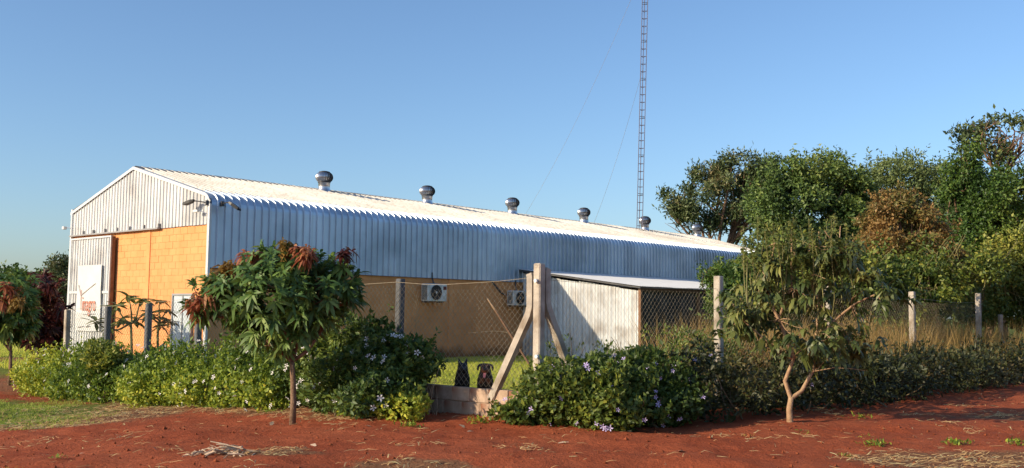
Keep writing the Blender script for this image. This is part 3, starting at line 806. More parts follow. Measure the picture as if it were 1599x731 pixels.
# low block wall under the front fence
bw = thing('low_block_wall', (FC[0], FC[1], 0), 'low wall of bare concrete blocks below the fence where the dogs sit', 'wall', ANG)
MB().box(.0, .13, -.05, 15.2, -.35, .20).build('footing', M['block_bare'], bw)
MB().box(.012, .12, -.05, 4.2, .19, .435).build('wall_core', M['block_bare'], bw)
bms = [MB().cbox(0, .15, 0, .385, 0, .213, .010).mesh('block', M['block_bare']), MB().cbox(0, .15, 0, .2, 0, .213, .010).mesh('block', M['block_bare'])]
for r_ in range(2):
    s_ = -.02 if r_ == 0 else -.02
    if r_ == 1: inst('block', bms[1], bw, (-.012, s_, .228), (0, 0, 0)); s_ += .212
    while s_ < 4:
        inst('block', bms[0], bw, (-.012 + RS.normal(0, .004), s_, .005 + r_*.223 + RS.normal(0, .002)), (0, RS.normal(0, .006), RS.normal(0, .006)), (1, 1, 1)); s_ += .397

# ------------------------------------------------------------------ foliage tools
def unit(v): return v / np.maximum(np.linalg.norm(v, axis=-1, keepdims=True), 1e-9)
def sines(P, seed, freq):
    r = np.random.default_rng(seed); k = r.normal(size=(7, 3))*freq; ph = r.uniform(0, 6.28, 7)
    return np.sin(P @ k.T + ph).sum(1) / 1.87
def blob_pts(blobs, n, seed, shell=(.70, 1.05), lump=.14, lf=2.0, inner=.66, gap=None, gf=2.5, zmin=None):
    r = np.random.default_rng(seed); b = np.array(blobs, float); C_, R = b[:, :3], b[:, 3:6]
    wt = (R[:,0]*R[:,1] + R[:,1]*R[:,2] + R[:,0]*R[:,2]); wt /= wt.sum()
    own = r.choice(len(b), n, p=wt); D = unit(r.normal(size=(n, 3)))
    rad = r.uniform(shell[0]**2, shell[1]**2, n)**.5
    S = C_[own] + D*R[own]
    rad *= 1 + lump*sines(S, seed+1, lf)
    P = C_[own] + D*R[own]*rad[:, None]; nr = unit(D / R[own])
    ok = np.ones(n, bool)
    for j in range(len(b)):
        q = np.linalg.norm((P - C_[j]) / R[j], axis=1); ok &= (q > inner) | (own == j)
    if gap is not None: ok &= sines(P, seed+2, gf) < gap
    if zmin is not None: ok &= P[:, 2] > zmin
    return P[ok], nr[ok]
def fract(blobs, k, f=.42, keep=.80, seed=0, up=.25):
    r = np.random.default_rng(seed); out = []
    for b in blobs:
        b = np.array(b, float); out.append((*b[:3], *(b[3:6]*keep)))
        for _ in range(k):
            d = unit(r.normal(size=3) + np.array([0, -.25, up])); q = r.uniform(.45, 1.5)*f
            out.append((*(b[:3] + d*b[3:6]*r.uniform(.62, 1.12)), *(np.minimum(b[3:6], b[3:6].mean())*q)))
    return out
def leaf_mesh(name, P, d, nrm, L, W, mat, seed, droop=0.0, long=False, tint=None, fold=.22):
    r = np.random.default_rng(seed); n = len(P)
    d = unit(d); nrm = unit(nrm - d*(nrm*d).sum(1, keepdims=True)); s = np.cross(d, nrm)
    L = (L*r.uniform(.5, 1.35, n))[:, None]; W = (W*r.uniform(.75, 1.2, n))[:, None]
    if tint is None: tint = np.clip(r.normal(.42, .2, n), 0, 1)
    if not long:
        mid = P + d*L*.42 ; tip = P + d*L - nrm*L*droop
        tip[:, 2] -= 0
        a = mid + s*W*.5 + nrm*W*fold; b = mid - s*W*.5 + nrm*W*fold
        V = np.stack([P, a, tip, b], 1).reshape(-1, 3); k = 4
        F = (np.arange(n)[:, None, None]*4 + np.array([[0, 2, 1], [0, 3, 2]])).reshape(-1, 3)
    else:
        dz = np.array([0, 0, -1.0])
        m1 = P + d*L*.33 + dz*L*droop*.10; m2 = P + d*L*.68 + dz*L*droop*.42; tip = P + d*L*.95 + dz*L*droop*.85
        V = np.stack([P, m1 + s*W*.5 + nrm*W*fold, m1 - s*W*.5 + nrm*W*fold, m2 + s*W*.42 + nrm*W*fold, m2 - s*W*.42 + nrm*W*fold, tip], 1).reshape(-1, 3); k = 6
        F = (np.arange(n)[:, None, None]*6 + np.array([[0, 2, 1], [1, 2, 4], [1, 4, 3], [3, 4, 5]])).reshape(-1, 3)
    return np_mesh(name, V, F, mat, {'tint': np.repeat(tint, k)})
def foliage(name, parent, blobs, n, L, W, mat, seed, out=.7, rnd=.7, upz=.15, kind='stuff', tintk=.12, base=None, clump=0, sprig=None, **kw):
    """leaves spread through a lumpy crown; clump > 1 groups leaves into sprigs"""
    bp = {k: kw.pop(k) for k in ('shell','lump','lf','inner','gap','gf','zmin') if k in kw}
    P, nr = blob_pts(blobs, n if clump < 2 else n//clump, seed, **bp)
    r = np.random.default_rng(seed+5)
    if clump > 1:
        P = np.repeat(P, clump, 0) + r.normal(size=(len(P)*clump, 3))*L*.6; nr = np.repeat(nr, clump, 0)
    if sprig:          # leafy shoots that stick out of the outline
        ns, sl_, nl = sprig; Q, qn = blob_pts(blobs, ns*4, seed+21, shell=(.97, 1.05), lump=bp.get('lump', .14), lf=bp.get('lf', 2.0), inner=.9)
        k_ = qn[:, 2] > -.15; Q, qn = Q[k_][:ns], qn[k_][:ns]
        dd = unit(qn*.8 + np.array([0, 0, .8]) + r.normal(size=Q.shape)*.35)*(sl_*r.uniform(.35, 1.25, len(Q)))[:, None]
        u = np.tile(np.linspace(0, 1, nl), len(Q)); Q = np.repeat(Q, nl, 0) + np.repeat(dd, nl, 0)*u[:, None] + r.normal(size=(len(Q)*nl, 3))*L*.15
        P = np.concatenate([P, Q]); nr = np.concatenate([nr, unit(np.repeat(dd, nl, 0)*.5 + r.normal(size=Q.shape)*np.linalg.norm(dd, axis=1).repeat(nl)[:, None])])
    if base is not None: P = P - np.array(base)
    d = nr*out + r.normal(size=P.shape)*rnd + np.array([0, 0, upz])
    nn = nr*1.25 + r.normal(size=P.shape)*.42 + np.array([0, 0, .30])
    t = np.clip(r.normal(.40, .20, len(P)) + tintk*sines(P, seed+9, 1.5) + tintk*.8*sines(P, seed+10, .6), 0, 1)
    o = link(bpy.data.objects.new(name, leaf_mesh(name, P, d, nn, L, W, mat, seed+3, tint=t, **kw)), parent)
    if kind: o['kind'] = kind
    return o
def whorls(tips, dirs, k, L, W, mat, seed, name, parent, droop=.6, spread=(.5, 1.5), along=.10, tint=None):
    r = np.random.default_rng(seed); n = len(tips); dirs = unit(np.asarray(dirs, float))
    ref = np.where(np.abs(dirs[:, 2:3]) < .9, np.array([[0, 0, 1.0]]), np.array([[1.0, 0, 0]])); e1 = unit(np.cross(dirs, ref)); e2 = np.cross(dirs, e1)
    P = []; D = []; N_ = []
    for j in range(k):
        az = j*2.4 + r.uniform(0, .8, n); el = r.uniform(*spread, n)
        rad = e1*np.cos(az)[:, None] + e2*np.sin(az)[:, None]
        D.append(dirs*np.cos(el)[:, None] + rad*np.sin(el)[:, None])
        P.append(tips - dirs*(along*j/k) + rad*.008); N_.append(dirs*np.sin(el)[:, None] - rad*np.cos(el)[:, None] + np.array([0, 0, .3]))
    P, D, N_ = map(np.concatenate, (P, D, N_))
    if tint is not None: tint = np.tile(tint, k) + r.normal(0, .1, len(P)); tint = np.clip(tint, 0, 1)
    o = link(bpy.data.objects.new(name, leaf_mesh(name, P, D, N_, L, W, mat, seed, droop=droop, long=True, tint=tint)), parent)
    o['kind'] = 'stuff'; return o
def limb(a, b, seed, n=6, wob=.08, sag=0.0):
    r = np.random.default_rng(seed); a = np.array(a, float); b = np.array(b, float); ln = np.linalg.norm(b-a); P = []
    o1, o2 = r.normal(size=3), r.normal(size=3)
    for i in range(n):
        u = i/(n-1); P.append(a + (b-a)*u + (o1*math.sin(math.pi*u) + o2*math.sin(2*math.pi*u)*.5)*ln*wob*.5 + np.array([0, 0, -sag*math.sin(math.pi*u)*ln]))
    return P
def branches(mb, fork, tips, r0, r1, seed, every=1):
    for i, t in enumerate(tips[::every]):
        P = limb(fork, t, seed+i, 6, .12, -.04); mb.tube(P, list(np.linspace(r0, r1, 6)), 5, False)

def big_tree(name, base, label, blobs, n, L, W, mat, seed, trunk_r=.16, group='trees at the right edge of the plot', nb=16, fork_h=.35, bark='bark', fk_n=12, fk_f=.40, fk_keep=.58, **kw):
    """blobs in world coordinates; trunk from base, limbs into each blob"""
    base = np.array([base[0], base[1], G(base[0], base[1])])
    o = thing(name, base, label, 'tree', 0, group)
    lb = [(b[0]-base[0], b[1]-base[1], b[2]-base[2], *b[3:]) for b in blobs]
    top = max(b[2] for b in lb); cx = np.mean([b[0] for b in lb]); cy = np.mean([b[1] for b in lb])
    fk = np.array([cx*.35, cy*.35, top*fork_h])
    m = MB(); m.tube(limb((0, 0, -.2), fk, seed, 7, .05), list(np.linspace(trunk_r*1.25, trunk_r*.8, 7)), 8); m.build('trunk', M[bark], o, True)
    br = MB(); r = np.random.default_rng(seed+50)
    for i, b in enumerate(lb):
        P = limb(fk, (b[0], b[1], b[2]), seed+i, 6, .10, -.05); br.tube(P, list(np.linspace(trunk_r*.55, trunk_r*.2, 6)), 6, False)
        for q in range(max(3, nb//len(lb))):
            e = np.array(b[:3]) + unit(r.normal(size=3) + np.array([0, 0, .35]))*np.array(b[3:6])*.92
            s_ = np.array(P[r.integers(2, 6)]); br.tube(limb(s_, e, seed+i*9+q, 5, .12), list(np.linspace(trunk_r*.24, .012, 5)), 4, False)
    br.build('branches', M[bark], o, True)
    foliage('crown', o, fract(lb, fk_n, fk_f, fk_keep, seed+8), n, L, W, mat, seed+7, **kw)
    return o
def W2(px, py, Y, wpx, hpx, dm):
    """crown lobe centred on a sight line at depth Y: half width/height given in photo pixels, half depth in metres"""
    c = at(px, py, Y); k = Y/FPX
    return (c[0], c[1], c[2], wpx*k, dm, hpx*k)

# ------------------------------------------------------------------ mango trees
def mango(name, base, label, blobs, tips_n, seed, trunk_pts, L=.195, W=.050, reds=(), mat='mango', trunk_r=.045, group='mango trees', k=15):
    base = np.array(base, float); o = thing(name, base, label, 'tree', 0, group)
    lb = [(b[0]-base[0], b[1]-base[1], b[2]-base[2], *b[3:]) for b in blobs]
    tp = [np.array(q) for q in trunk_pts]
    MB().tube(tp, list(np.linspace(trunk_r*1.15, trunk_r*.8, len(tp))), 9).build('trunk', M['bark'], o, True)
    P, nr = blob_pts(lb, tips_n, seed, shell=(.45, 1.04), lump=.10, lf=3, inner=.35)
    br = MB(); fork = tp[-1]; r = np.random.default_rng(seed)
    mains = []
    for b in lb:
        e = np.array(b[:3]); Q = limb(fork, e, seed+int(b[3]*100), 6, .12); br.tube(Q, list(np.linspace(trunk_r*.7, trunk_r*.3, 6)), 6, False); mains += Q[1:]
    mains = np.array(mains)
    for i, t in enumerate(P):
        if i % 2: continue
        s_ = mains[np.argmin(((mains - t)**2).sum(1) + np.where(mains[:, 2] > t[2], .3, 0))]
        br.tube(limb(s_, t, seed+i, 4, .12), [.012, .009, .007, .004], 4, False)
    br.build('branches', M['bark'], o, True)
    dirs = nr*.9 + np.array([0, 0, .30]) + r.normal(size=nr.shape)*.25
    whorls(P, dirs, k, L, W, M[mat], seed+1, 'crown', o, droop=.38, spread=(.4, 1.5), along=.13, tint=np.clip(r.normal(.38, .16, len(P)), 0, 1))
    for i, (c, rad, nn, mt) in enumerate(reds):
        c = np.array(c) - base
        T = c + r.normal(size=(nn, 3))*rad*np.array([.6, .6, .55]); dd_ = r.normal(size=(nn, 3))*.4 + np.array([0, 0, .5])
        q = whorls(T, dd_, 12, L*.78, W*.85, M[mt], seed+30+i, 'young_leaf_cluster', o, droop=.8, spread=(.7, 1.9), along=.12, tint=np.clip(r.normal(.5, .2, nn), 0, 1))
        q['label'] = 'drooping reddish young leaves' if mt == 'mango_red' else ('drooping wine coloured leaves' if mt == 'mango_wine' else 'drooping olive yellow young leaves')
    return o
mb_ = at(457, 655, 15.03); mb_[2] = gheight(mb_[0], mb_[1])
D1 = 15.05
def rel(px, py, Y=D1): return at(px, py, Y)
mango('mango_tree', mb_, 'dark green mango tree with red young leaves in front of the hedge', 
      [W2(430, 455, D1, 92, 62, .85), W2(500, 455, D1, 62, 62, .7), W2(362, 462, D1, 55, 48, .55), W2(455, 408, D1, 72, 28, .6), W2(440, 512, D1, 62, 38, .55), W2(318, 478, D1-.1, 24, 22, .25), W2(540, 440, D1, 22, 30, .3)],
      470, 11, [np.array([0, 0, -.12]), np.array([.01, 0, .3]), np.array([-.005, .01, .6]), np.array([-.03, 0, .92])],
      reds=[(rel(303, 476, 14.8), .09, 7, 'mango_red'), (rel(322, 462, 14.7), .07, 5, 'mango_red'), (rel(350, 418, 14.75), .12, 8, 'mango_olive'), (rel(338, 432, 14.7), .08, 5, 'mango_olive'), (rel(396, 396, 14.8), .08, 8, 'mango_red'),
            (rel(450, 382, 14.8), .10, 9, 'mango_olive'), (rel(462, 388, 14.65), .08, 7, 'mango_red'), (rel(484, 396, 14.55), .09, 8, 'mango_red'), (rel(536, 392, 14.8), .07, 5, 'mango_wine'), (rel(378, 405, 14.8), .06, 4, 'mango_red')])
lt_ = at(15, 600, 25.6); lt_[2] = gheight(lt_[0], lt_[1])
mango('mango_tree', lt_, 'green mango tree with forked trunk at the left edge of the picture',
      [W2(5, 480, 25.6, 48, 50, .8), W2(20, 455, 25.6, 35, 34, .7), W2(-25, 480, 25.6, 40, 50, .8), W2(30, 500, 25.6, 26, 26, .6)], 230, 23,
      [np.array([0, 0, -.2]), np.array([.01, 0, .4]), np.array([0, 0, .85])], L=.26, W=.07, reds=[(at(18, 448, 25.0), .12, 6, 'mango_red'), (at(30, 465, 24.9), .12, 6, 'mango_olive'), (at(5, 470, 24.9), .1, 5, 'mango_red')])
lt2 = at(70, 585, 27.5); lt2[2] = gheight(lt2[0], lt2[1])
mango('mango_tree', lt2, 'dark mango tree with wine red leaves between left tree and warehouse',
      [W2(68, 480, 27.5, 36, 52, .8), W2(82, 510, 27.5, 24, 34, .7), W2(55, 455, 27.5, 22, 28, .6), W2(60, 520, 27.5, 34, 28, .7)], 240, 37,
      [np.array([0, 0, -.2]), np.array([.03, 0, .3]), np.array([0, 0, .6])], L=.25, W=.065, mat='mango_wine', reds=[(at(52, 430, 27.0), .16, 8, 'mango_wine'), (at(70, 450, 26.8), .2, 9, 'mango_wine'), (at(95, 480, 26.8), .14, 7, 'mango_wine')])

# ------------------------------------------------------------------ hedges and shrubs
def flower_mesh(name, mat, r=.034):
    m = MB(); v = [(0, 0, 0)]; f = []
    for k in range(5):
        a = k*2*math.pi/5
        for da, rr, h in ((-.34, r*.75, .010), (0, r*1.05, .004), (.34, r*.75, .010)):
            v.append((rr*math.cos(a+da), rr*math.sin(a+da), h + .006))
        i = 1 + 3*k; f += [(0, i, i+1), (0, i+1, i+2)]
    m.add(v, f); return m.mesh(name, mat)
fw, fv = flower_mesh('flower', M['flower_white']), flower_mesh('flower', M['flower_violet'], .038)
def flowers(parent, blobs, n, me, seed, face, scale=(.7, 1.25)):
    P, nr = blob_pts(blobs, n*4, seed, shell=(1.0, 1.07), lump=.05, inner=1.0)
    keep = (nr @ np.array(face) > .25) & (P[:, 2] > -.2); P, nr = P[keep][:n], nr[keep][:n]
    base = np.array(parent.location); r = np.random.default_rng(seed)
    for p, q in zip(P, nr):
        d = Vector(q*.7 + np.array(face)*.5 + r.normal(size=3)*.35).normalized(); s_ = r.uniform(*scale)
        o = inst('flower', me, parent, p - base + q*.02); o.rotation_euler = d.to_track_quat('Z', 'Y').to_euler(); o.scale = (s_,)*3
def FP(t, s, z=0.0):
    q = FC + A*t + Bv*s; return np.array([q[0], q[1], z + G(q[0], q[1])])
def bush(name, base, label, blobs, n, L, W, mat, seed, cat='hedge', stems=14, group=None, fk_n=5, fk_f=.36, **kw):
    base = np.array([base[0], base[1], G(base[0], base[1])]); o = thing(name, base, label, cat, 0, group)
    lb = [(b[0]-base[0], b[1]-base[1], b[2]-base[2], *b[3:]) for b in blobs]
    m = MB(); r = np.random.default_rng(seed)
    for i in range(stems):
        b = lb[r.integers(len(lb))]; rot = np.array([b[0] + r.normal()*b[3]*.3, b[1] + r.normal()*b[4]*.3, 0.0])
        rot[2] = G(rot[0]+base[0], rot[1]+base[1]) - base[2] - .05
        e = np.array(b[:3]) + unit(r.normal(size=3) + np.array([0, 0, .8]))*np.array(b[3:6])*r.uniform(.7, 1.05)
        m.tube(limb(rot, e, seed+i, 6, .10), list(np.linspace(.016, .004, 6)), 5, False)
    tag(m.build('stems', M['twig'], o), kind='stuff')
    foliage('foliage', o, fract(lb, fk_n, fk_f, .88, seed+4), n, L, W, mat, seed+3, base=None, **kw)
    return o
FRONT = (-A[0]*.8 - 0.0, -A[1]*.8, .25)
r0 = np.random.default_rng(99)
hb = []
for s_ in np.arange(4.7, 14.3, .62):
    h = .62 + .06*r0.normal(); 
    q = FP(-.62 + .10*r0.normal(), s_); hb.append((q[0], q[1], q[2] + h*.80, .62, .62, h*1.02))
    q = FP(-1.05 + .08*r0.normal(), s_ + .3); hb.append((q[0], q[1], q[2] + .30, .55, .55, .44 + .05*r0.normal()))
for s_, h in ((14.8, .40), (15.3, .28)):
    q = FP(-.5, s_); hb.append((q[0], q[1], q[2]+h*.6, .6, .6, h))
hg = bush('hedge', FP(-.8, 10), 'long light green hedge with small white flowers below the orange gable', hb, 62000, .085, .050, M['hedge'], 201, sprig=(380, .24, 9), stems=70, lump=.12, lf=2.2, shell=(.66, 1.06), out=.6, upz=.25, inner=.6, tintk=.16, zmin=-1)
flowers(hg, hb, 190, fw, 202, FRONT, (.8, 1.6))
db = [(*FP(-.45, 3.6, 0.63), .72, .70, 0.61), (*FP(-.75, 2.75, 0.53), .68, .66, 0.55), (*FP(-.45, 2.6, 0.81), .50, .50, 0.42), (*FP(-1.05, 2.2, 0.31), .55, .55, 0.37), (*FP(-.6, 4.5, 0.61), .7, .7, 0.57), (*FP(-1.05, 3.4, 0.33), .6, .6, 0.39), (*FP(-.5, 3.1, 1.06), .34, .34, 0.29), (*FP(-.35, 2.25, 0.78), .32, .32, 0.37)]
ds = bush('flowering_shrub', FP(-.6, 3), 'dark rounded shrub with larger white flowers at the left of the wall gap', db, 21000, .095, .055, M['shrub_dark'], 221, 'shrub', 22, sprig=(160, .30, 10), lump=.16, lf=2.6, shell=(.68, 1.08), out=.6, upz=.2, tintk=.16, zmin=-.4)
flowers(ds, db, 70, fw, 222, FRONT, (1.1, 1.9))
cb_ = [(*FP(-1.05, 1.75, .16), .38, .38, .20), (*FP(-1.15, 2.5, .12), .45, .4, .18)]
bush('ground_cover_plant', FP(-1.1, 2), 'low light green creeper at the foot of the dark shrub', cb_, 2600, .075, .05, M['hedge'], 231, 'plant', 6, upz=.4)
sb = [at(163, 575, 21.2), at(158, 550, 21.3), at(172, 556, 21.2)]
bush('young_shrub', at(163, 622, 21.2), 'small dark stemmed young shrub standing in front of the hedge on dry litter', [(*sb[0], .34, .34, .34), (*sb[1], .30, .30, .22), (*sb[2], .28, .28, .24)], 2600, .10, .05, M['shrub_mid'], 241, 'shrub', 9, upz=.3)
# right: violet flowered shrub and the shaded hedge behind it
vb = [(*FP(.25, -.75, 0.47), .58, .58, 0.44), (*FP(.9, -.85, 0.50), .66, .62, 0.45), (*FP(1.6, -.85, 0.50), .66, .66, 0.44), (*FP(-.12, -.35, 0.46), .42, .42, 0.40), (*FP(.3, -1.15, 0.29), .6, .6, 0.35), (*FP(1.2, -1.3, 0.30), .7, .6, 0.37), (*FP(.1, -.1, 0.25), .42, .42, 0.29), (*FP(1.3, -.6, 0.72), .36, .36, 0.22), (*FP(.75, -.55, 0.72), .30, .30, 0.20), (*FP(-.35, .0, 0.18), .34, .34, 0.20)]
vs_ = bush('flowering_shrub', FP(.6, -.9), 'broad green shrub with pale violet flowers at the foot of the corner post', vb, 27000, .090, .058, M['shrub_mid'], 251, 'shrub', 26, sprig=(120, .24, 10), lump=.15, lf=2.6, shell=(.66, 1.08), out=.6, upz=.2, tintk=.18, zmin=-.1)
flowers(vs_, vb, 60, fv, 252, (-.3, -.9, .2), (.8, 1.35))
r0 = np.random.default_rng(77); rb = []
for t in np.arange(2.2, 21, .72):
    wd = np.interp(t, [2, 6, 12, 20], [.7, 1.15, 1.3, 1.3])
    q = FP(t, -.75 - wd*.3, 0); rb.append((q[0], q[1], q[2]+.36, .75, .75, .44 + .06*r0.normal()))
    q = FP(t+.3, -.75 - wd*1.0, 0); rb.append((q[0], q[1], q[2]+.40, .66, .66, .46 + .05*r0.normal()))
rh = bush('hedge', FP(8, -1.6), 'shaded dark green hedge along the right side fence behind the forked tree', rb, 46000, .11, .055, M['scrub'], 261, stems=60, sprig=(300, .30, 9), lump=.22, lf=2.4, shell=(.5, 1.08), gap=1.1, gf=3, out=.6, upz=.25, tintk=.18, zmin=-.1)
flowers(rh, rb[:10], 14, fv, 262, (-.2, -.9, .2))
yb = [(*FP(t, .55 + .25*r0.normal(), .55), .6, .6, .62 + .1*r0.normal()) for t in np.arange(2.0, 7.6, .6)]
bush('weedy_shrubs', FP(4.6, .5), 'yellowish weedy shrubs growing behind the side fence in front of the dark shed opening', yb, 9000, .085, .035, M['vine'], 271, 'shrub', 40, lump=.2, shell=(.5, 1.15), out=.5, upz=.7, gap=1.0)

# ------------------------------------------------------------------ forked avocado tree
ab = at(1235, 662, 15.23); ab[2] = gheight(ab[0], ab[1])
av = thing('avocado_tree', ab, 'leafy tree with a pale forked trunk on the red soil at the right', 'tree')
AD = 15.3
def ar(px, py, Y=AD): return at(px, py, Y) - ab
MB().tube([np.array([0, 0, -.1]), ar(1233, 640), ar(1236, 620)], [.056, .045, .040], 9).build('trunk', M['bark_pale'], av, True)
forks = [[ar(1236, 624), ar(1229, 600), ar(1236, 560), ar(1215, 500), ar(1199, 455), ar(1190, 420)],
         [ar(1236, 622), ar(1252, 606), ar(1270, 580), ar(1278, 530), ar(1284, 480), ar(1290, 420), ar(1288, 360)],
         [ar(1278, 530), ar(1300, 500), ar(1330, 475), ar(1370, 455)],
         [ar(1199, 455), ar(1203, 420), ar(1210, 380)], [ar(1215, 500), ar(1240, 450), ar(1243, 400), ar(1240, 362)],
         [ar(1236, 560), ar(1200, 540), ar(1160, 500)], [ar(1284, 480), ar(1262, 430), ar(1265, 380)], [ar(1290, 420), ar(1312, 390), ar(1318, 352)]]
rr = [(.036, .018), (.034, .012), (.026, .010), (.018, .007), (.022, .008), (.022, .009), (.016, .007), (.016, .007)]
lm = MB()
for i, (fk, (a_, b_)) in enumerate(zip(forks, rr)):
    P = [np.array(q) + RS.normal(0, .02, 3)*(j > 0) + np.array([0, (.25*math.sin(i*2.1))*j/len(fk), 0]) for j, q in enumerate(fk)]
    lm.tube(P, list(np.linspace(a_, b_, len(P))), 7, False)
lm.build('limbs', M['bark_pale'], av, True)
ablob = [W2(1235, 470, AD, 78, 44, .9), W2(1190, 470, AD, 60, 46, .7), W2(1310, 500, AD, 62, 50, .8), W2(1250, 535, AD, 80, 38, .8), W2(1340, 545, AD, 42, 42, .6), W2(1360, 450, AD, 42, 34, .6), W2(1300, 440, AD, 55, 36, .6), W2(1205, 415, AD, 40, 26, .5), W2(1160, 500, AD, 38, 30, .5), W2(1288, 398, AD, 44, 32, .5), W2(1242, 392, AD, 34, 30, .5), W2(1196, 398, AD, 30, 26, .4), W2(1325, 400, AD, 30, 26, .4)]
al = [(b[0]-ab[0], b[1]-ab[1], b[2]-ab[2], *b[3:]) for b in ablob]
P, nr = blob_pts(al, 440, 301, shell=(.3, 1.08), lump=.15, inner=.4, gap=.9, gf=2.2)
whorls(P, nr*.5 + np.array([0, 0, .5]) + RS.normal(size=P.shape)*.4, 10, .135, .060, M['avo'], 302, 'crown', av, droop=.85, spread=(.6, 1.9), along=.10, tint=np.clip(RS.normal(.45, .2, len(P)), 0, 1))
tw = MB(); mains = np.concatenate([np.array(q) for q in forks])
for i, t in enumerate(P[::2]):
    s_ = mains[np.argmin(((mains-t)**2).sum(1))]; tw.tube(limb(s_, t, 400+i, 4, .1), [.009, .007, .005, .003], 4, False)
tag(tw.build('twigs', M['bark_pale'], av), kind='stuff')
T = []; sh = MB()
for i in range(54):       # long bare upright shoots with pale new leaves at the tips
    px = RS.choice([1178, 1195, 1210, 1225, 1240, 1262, 1275, 1288, 1300, 1315]) + RS.normal(0, 8); top = RS.uniform(338, 410)
    a_ = ar(px + RS.normal(0, 8), 480 + RS.normal(0, 15), AD + RS.normal(0, .3)); e = ar(px + RS.normal(0, 12), top, AD + RS.normal(0, .35))
    sh.tube(limb(a_, e, 500+i, 6, .06), list(np.linspace(.009, .004, 6)), 5, False)
    for u in (1, .94, .87, .78, .66): T.append(a_ + (e-a_)*u)
sh.build('shoots', M['stem_green'], av)
T = np.array(T); whorls(T, RS.normal(size=T.shape)*.3 + np.array([0, 0, 1]), 6, .10, .036, M['avo_new'], 303, 'new_leaves', av, droop=.4, spread=(.4, 1.6), along=.08)

# ------------------------------------------------------------------ plumeria plants by the gable (big leaves, each a part)
lm_ = MB(); v = []; L_ = .34
for i in range(6):
    u = i/5; wd = .055*math.sin(math.pi*min(.98, u*.9+.08))**.8; zz = -.10*u*u
    v += [(u*L_, wd, zz+.012), (u*L_, 0, zz), (u*L_, -wd, zz+.012)]
f = []
for i in range(5): f += [(3*i, 3*i+3, 3*i+4, 3*i+1), (3*i+1, 3*i+4, 3*i+5, 3*i+2)]
mm = MB().add(v, f).mesh('leaf', M['plum']); a_ = mm.attributes.new('tint', 'FLOAT', 'POINT'); a_.data.foreach_set('value', [.5]*len(mm.vertices))
M['plum2'] = M['mango_olive']
mm2 = mm.copy(); mm2.materials.clear(); mm2.materials.append(M['plum2'])
def plumeria(base_px, Y, tips, label, me, seed, k=11, sc_=1.0):
    b = at(*base_px, Y); b[2] = G(b[0], b[1]); o = thing('plumeria_plant', b, label, 'plant', 0, 'plants between fence and gable')
    m = MB(); r = np.random.default_rng(seed); fork = at(base_px[0], 505, Y) - b
    MB().tube(limb((0, 0, -.1), fork, seed, 6, .06), list(np.linspace(.04, .03, 6)), 7, False).build('stem', M['stem_green'], o)
    for i, (px, py) in enumerate(tips):
        e = at(px, py, Y + r.normal(0, .25)) - b; MB().tube(limb(fork, e, seed+i, 6, .14, .04), list(np.linspace(.026, .015, 6)), 6, False).build('branch', M['stem_green'], o)
        for q in range(k):
            az = q*2.4 + r.uniform(0, .6); pitch = r.uniform(-.65, .45); 
            l = inst('leaf', me, o, e + np.array([0, 0, r.uniform(-.06, .03)])); l.rotation_euler = (r.normal(0, .3), pitch, az); l.scale = (sc_*r.uniform(.75, 1.15),)*3
plumeria((205, 545), 24.6, [(200, 462), (222, 468), (182, 478), (235, 490), (188, 500), (212, 500), (150, 502), (172, 512)], 'plumeria plant with big pointed leaves against the orange gable', mm, 601)
plumeria((248, 545), 25.4, [(250, 470), (262, 485), (240, 492), (266, 500), (254, 508)], 'olive leaved plant beside the plumeria near the pale door', mm2, 602, 11, .85)

# ------------------------------------------------------------------ background trees on the right
big_tree('acacia_tree', at(1105, 470, 62), 'airy feathery tree showing above the far end of the roof', [W2(1070, 318, 62, 38, 22, 2.2), W2(1120, 290, 62, 46, 28, 2.4), W2(1165, 275, 62, 40, 28, 2.4), W2(1110, 340, 62, 50, 22, 2.2), W2(1160, 320, 62, 42, 30, 2.4), W2(1048, 335, 62, 24, 16, 1.2), W2(1140, 258, 62, 26, 13, 1.2), W2(1180, 300, 62, 24, 26, 2), W2(1190, 345, 62, 26, 26, 2), W2(1195, 272, 62, 26, 20, 2), W2(1180, 325, 62, 30, 26, 2)],
         30000, .28, .10, M['tree_a'], 701, .22, shell=(.15, 1.15), gap=.35, gf=1.1, inner=.3, lump=.25, lf=.9, out=.4, rnd=.9, nb=70, tintk=.15, clump=6)
big_tree('dense_tree', at(1250, 520, 42), 'tall dense green tree right behind the lean-to shed', [W2(1240, 285, 42, 44, 34, 1.8), W2(1290, 275, 42, 38, 28, 1.6), W2(1325, 292, 42, 22, 26, 1.2), W2(1200, 305, 42, 26, 30, 1.4), W2(1262, 330, 42, 58, 36, 2.0), W2(1205, 350, 42, 38, 30, 1.6), W2(1315, 345, 42, 30, 34, 1.6), W2(1250, 395, 42, 60, 40, 2.0), W2(1195, 405, 42, 30, 34, 1.4), W2(1185, 335, 42, 22, 26, 1.2), W2(1345, 320, 42, 20, 28, 1.2), W2(1300, 410, 42, 46, 46, 1.8), W2(1215, 460, 42, 58, 50, 1.8), W2(1280, 480, 42, 56, 50, 1.8)],
         80000, .15, .085, M['tree_b'], 711, .2, sprig=(600, .6, 9), shell=(.6, 1.1), lump=.24, lf=1.5, nb=60, tintk=.18, inner=.6, gap=1.15, gf=1.6, upz=-.1, clump=6)
big_tree('low_tree', at(1130, 530, 33), 'low bright green tree overhanging the end of the lean-to shed', [W2(1150, 436, 33, 38, 26, 1.2), W2(1128, 470, 33, 26, 34, 1.0), W2(1165, 470, 33, 44, 52, 1.2), W2(1112, 428, 33, 18, 11, .6), W2(1190, 520, 33, 50, 50, 1.2)],
         19000, .13, .06, M['tree_e'], 721, .08, sprig=(300, .5, 12), shell=(.6, 1.12), lump=.22, lf=1.8, nb=40, tintk=.14, upz=-.15, gap=1.1, clump=5)
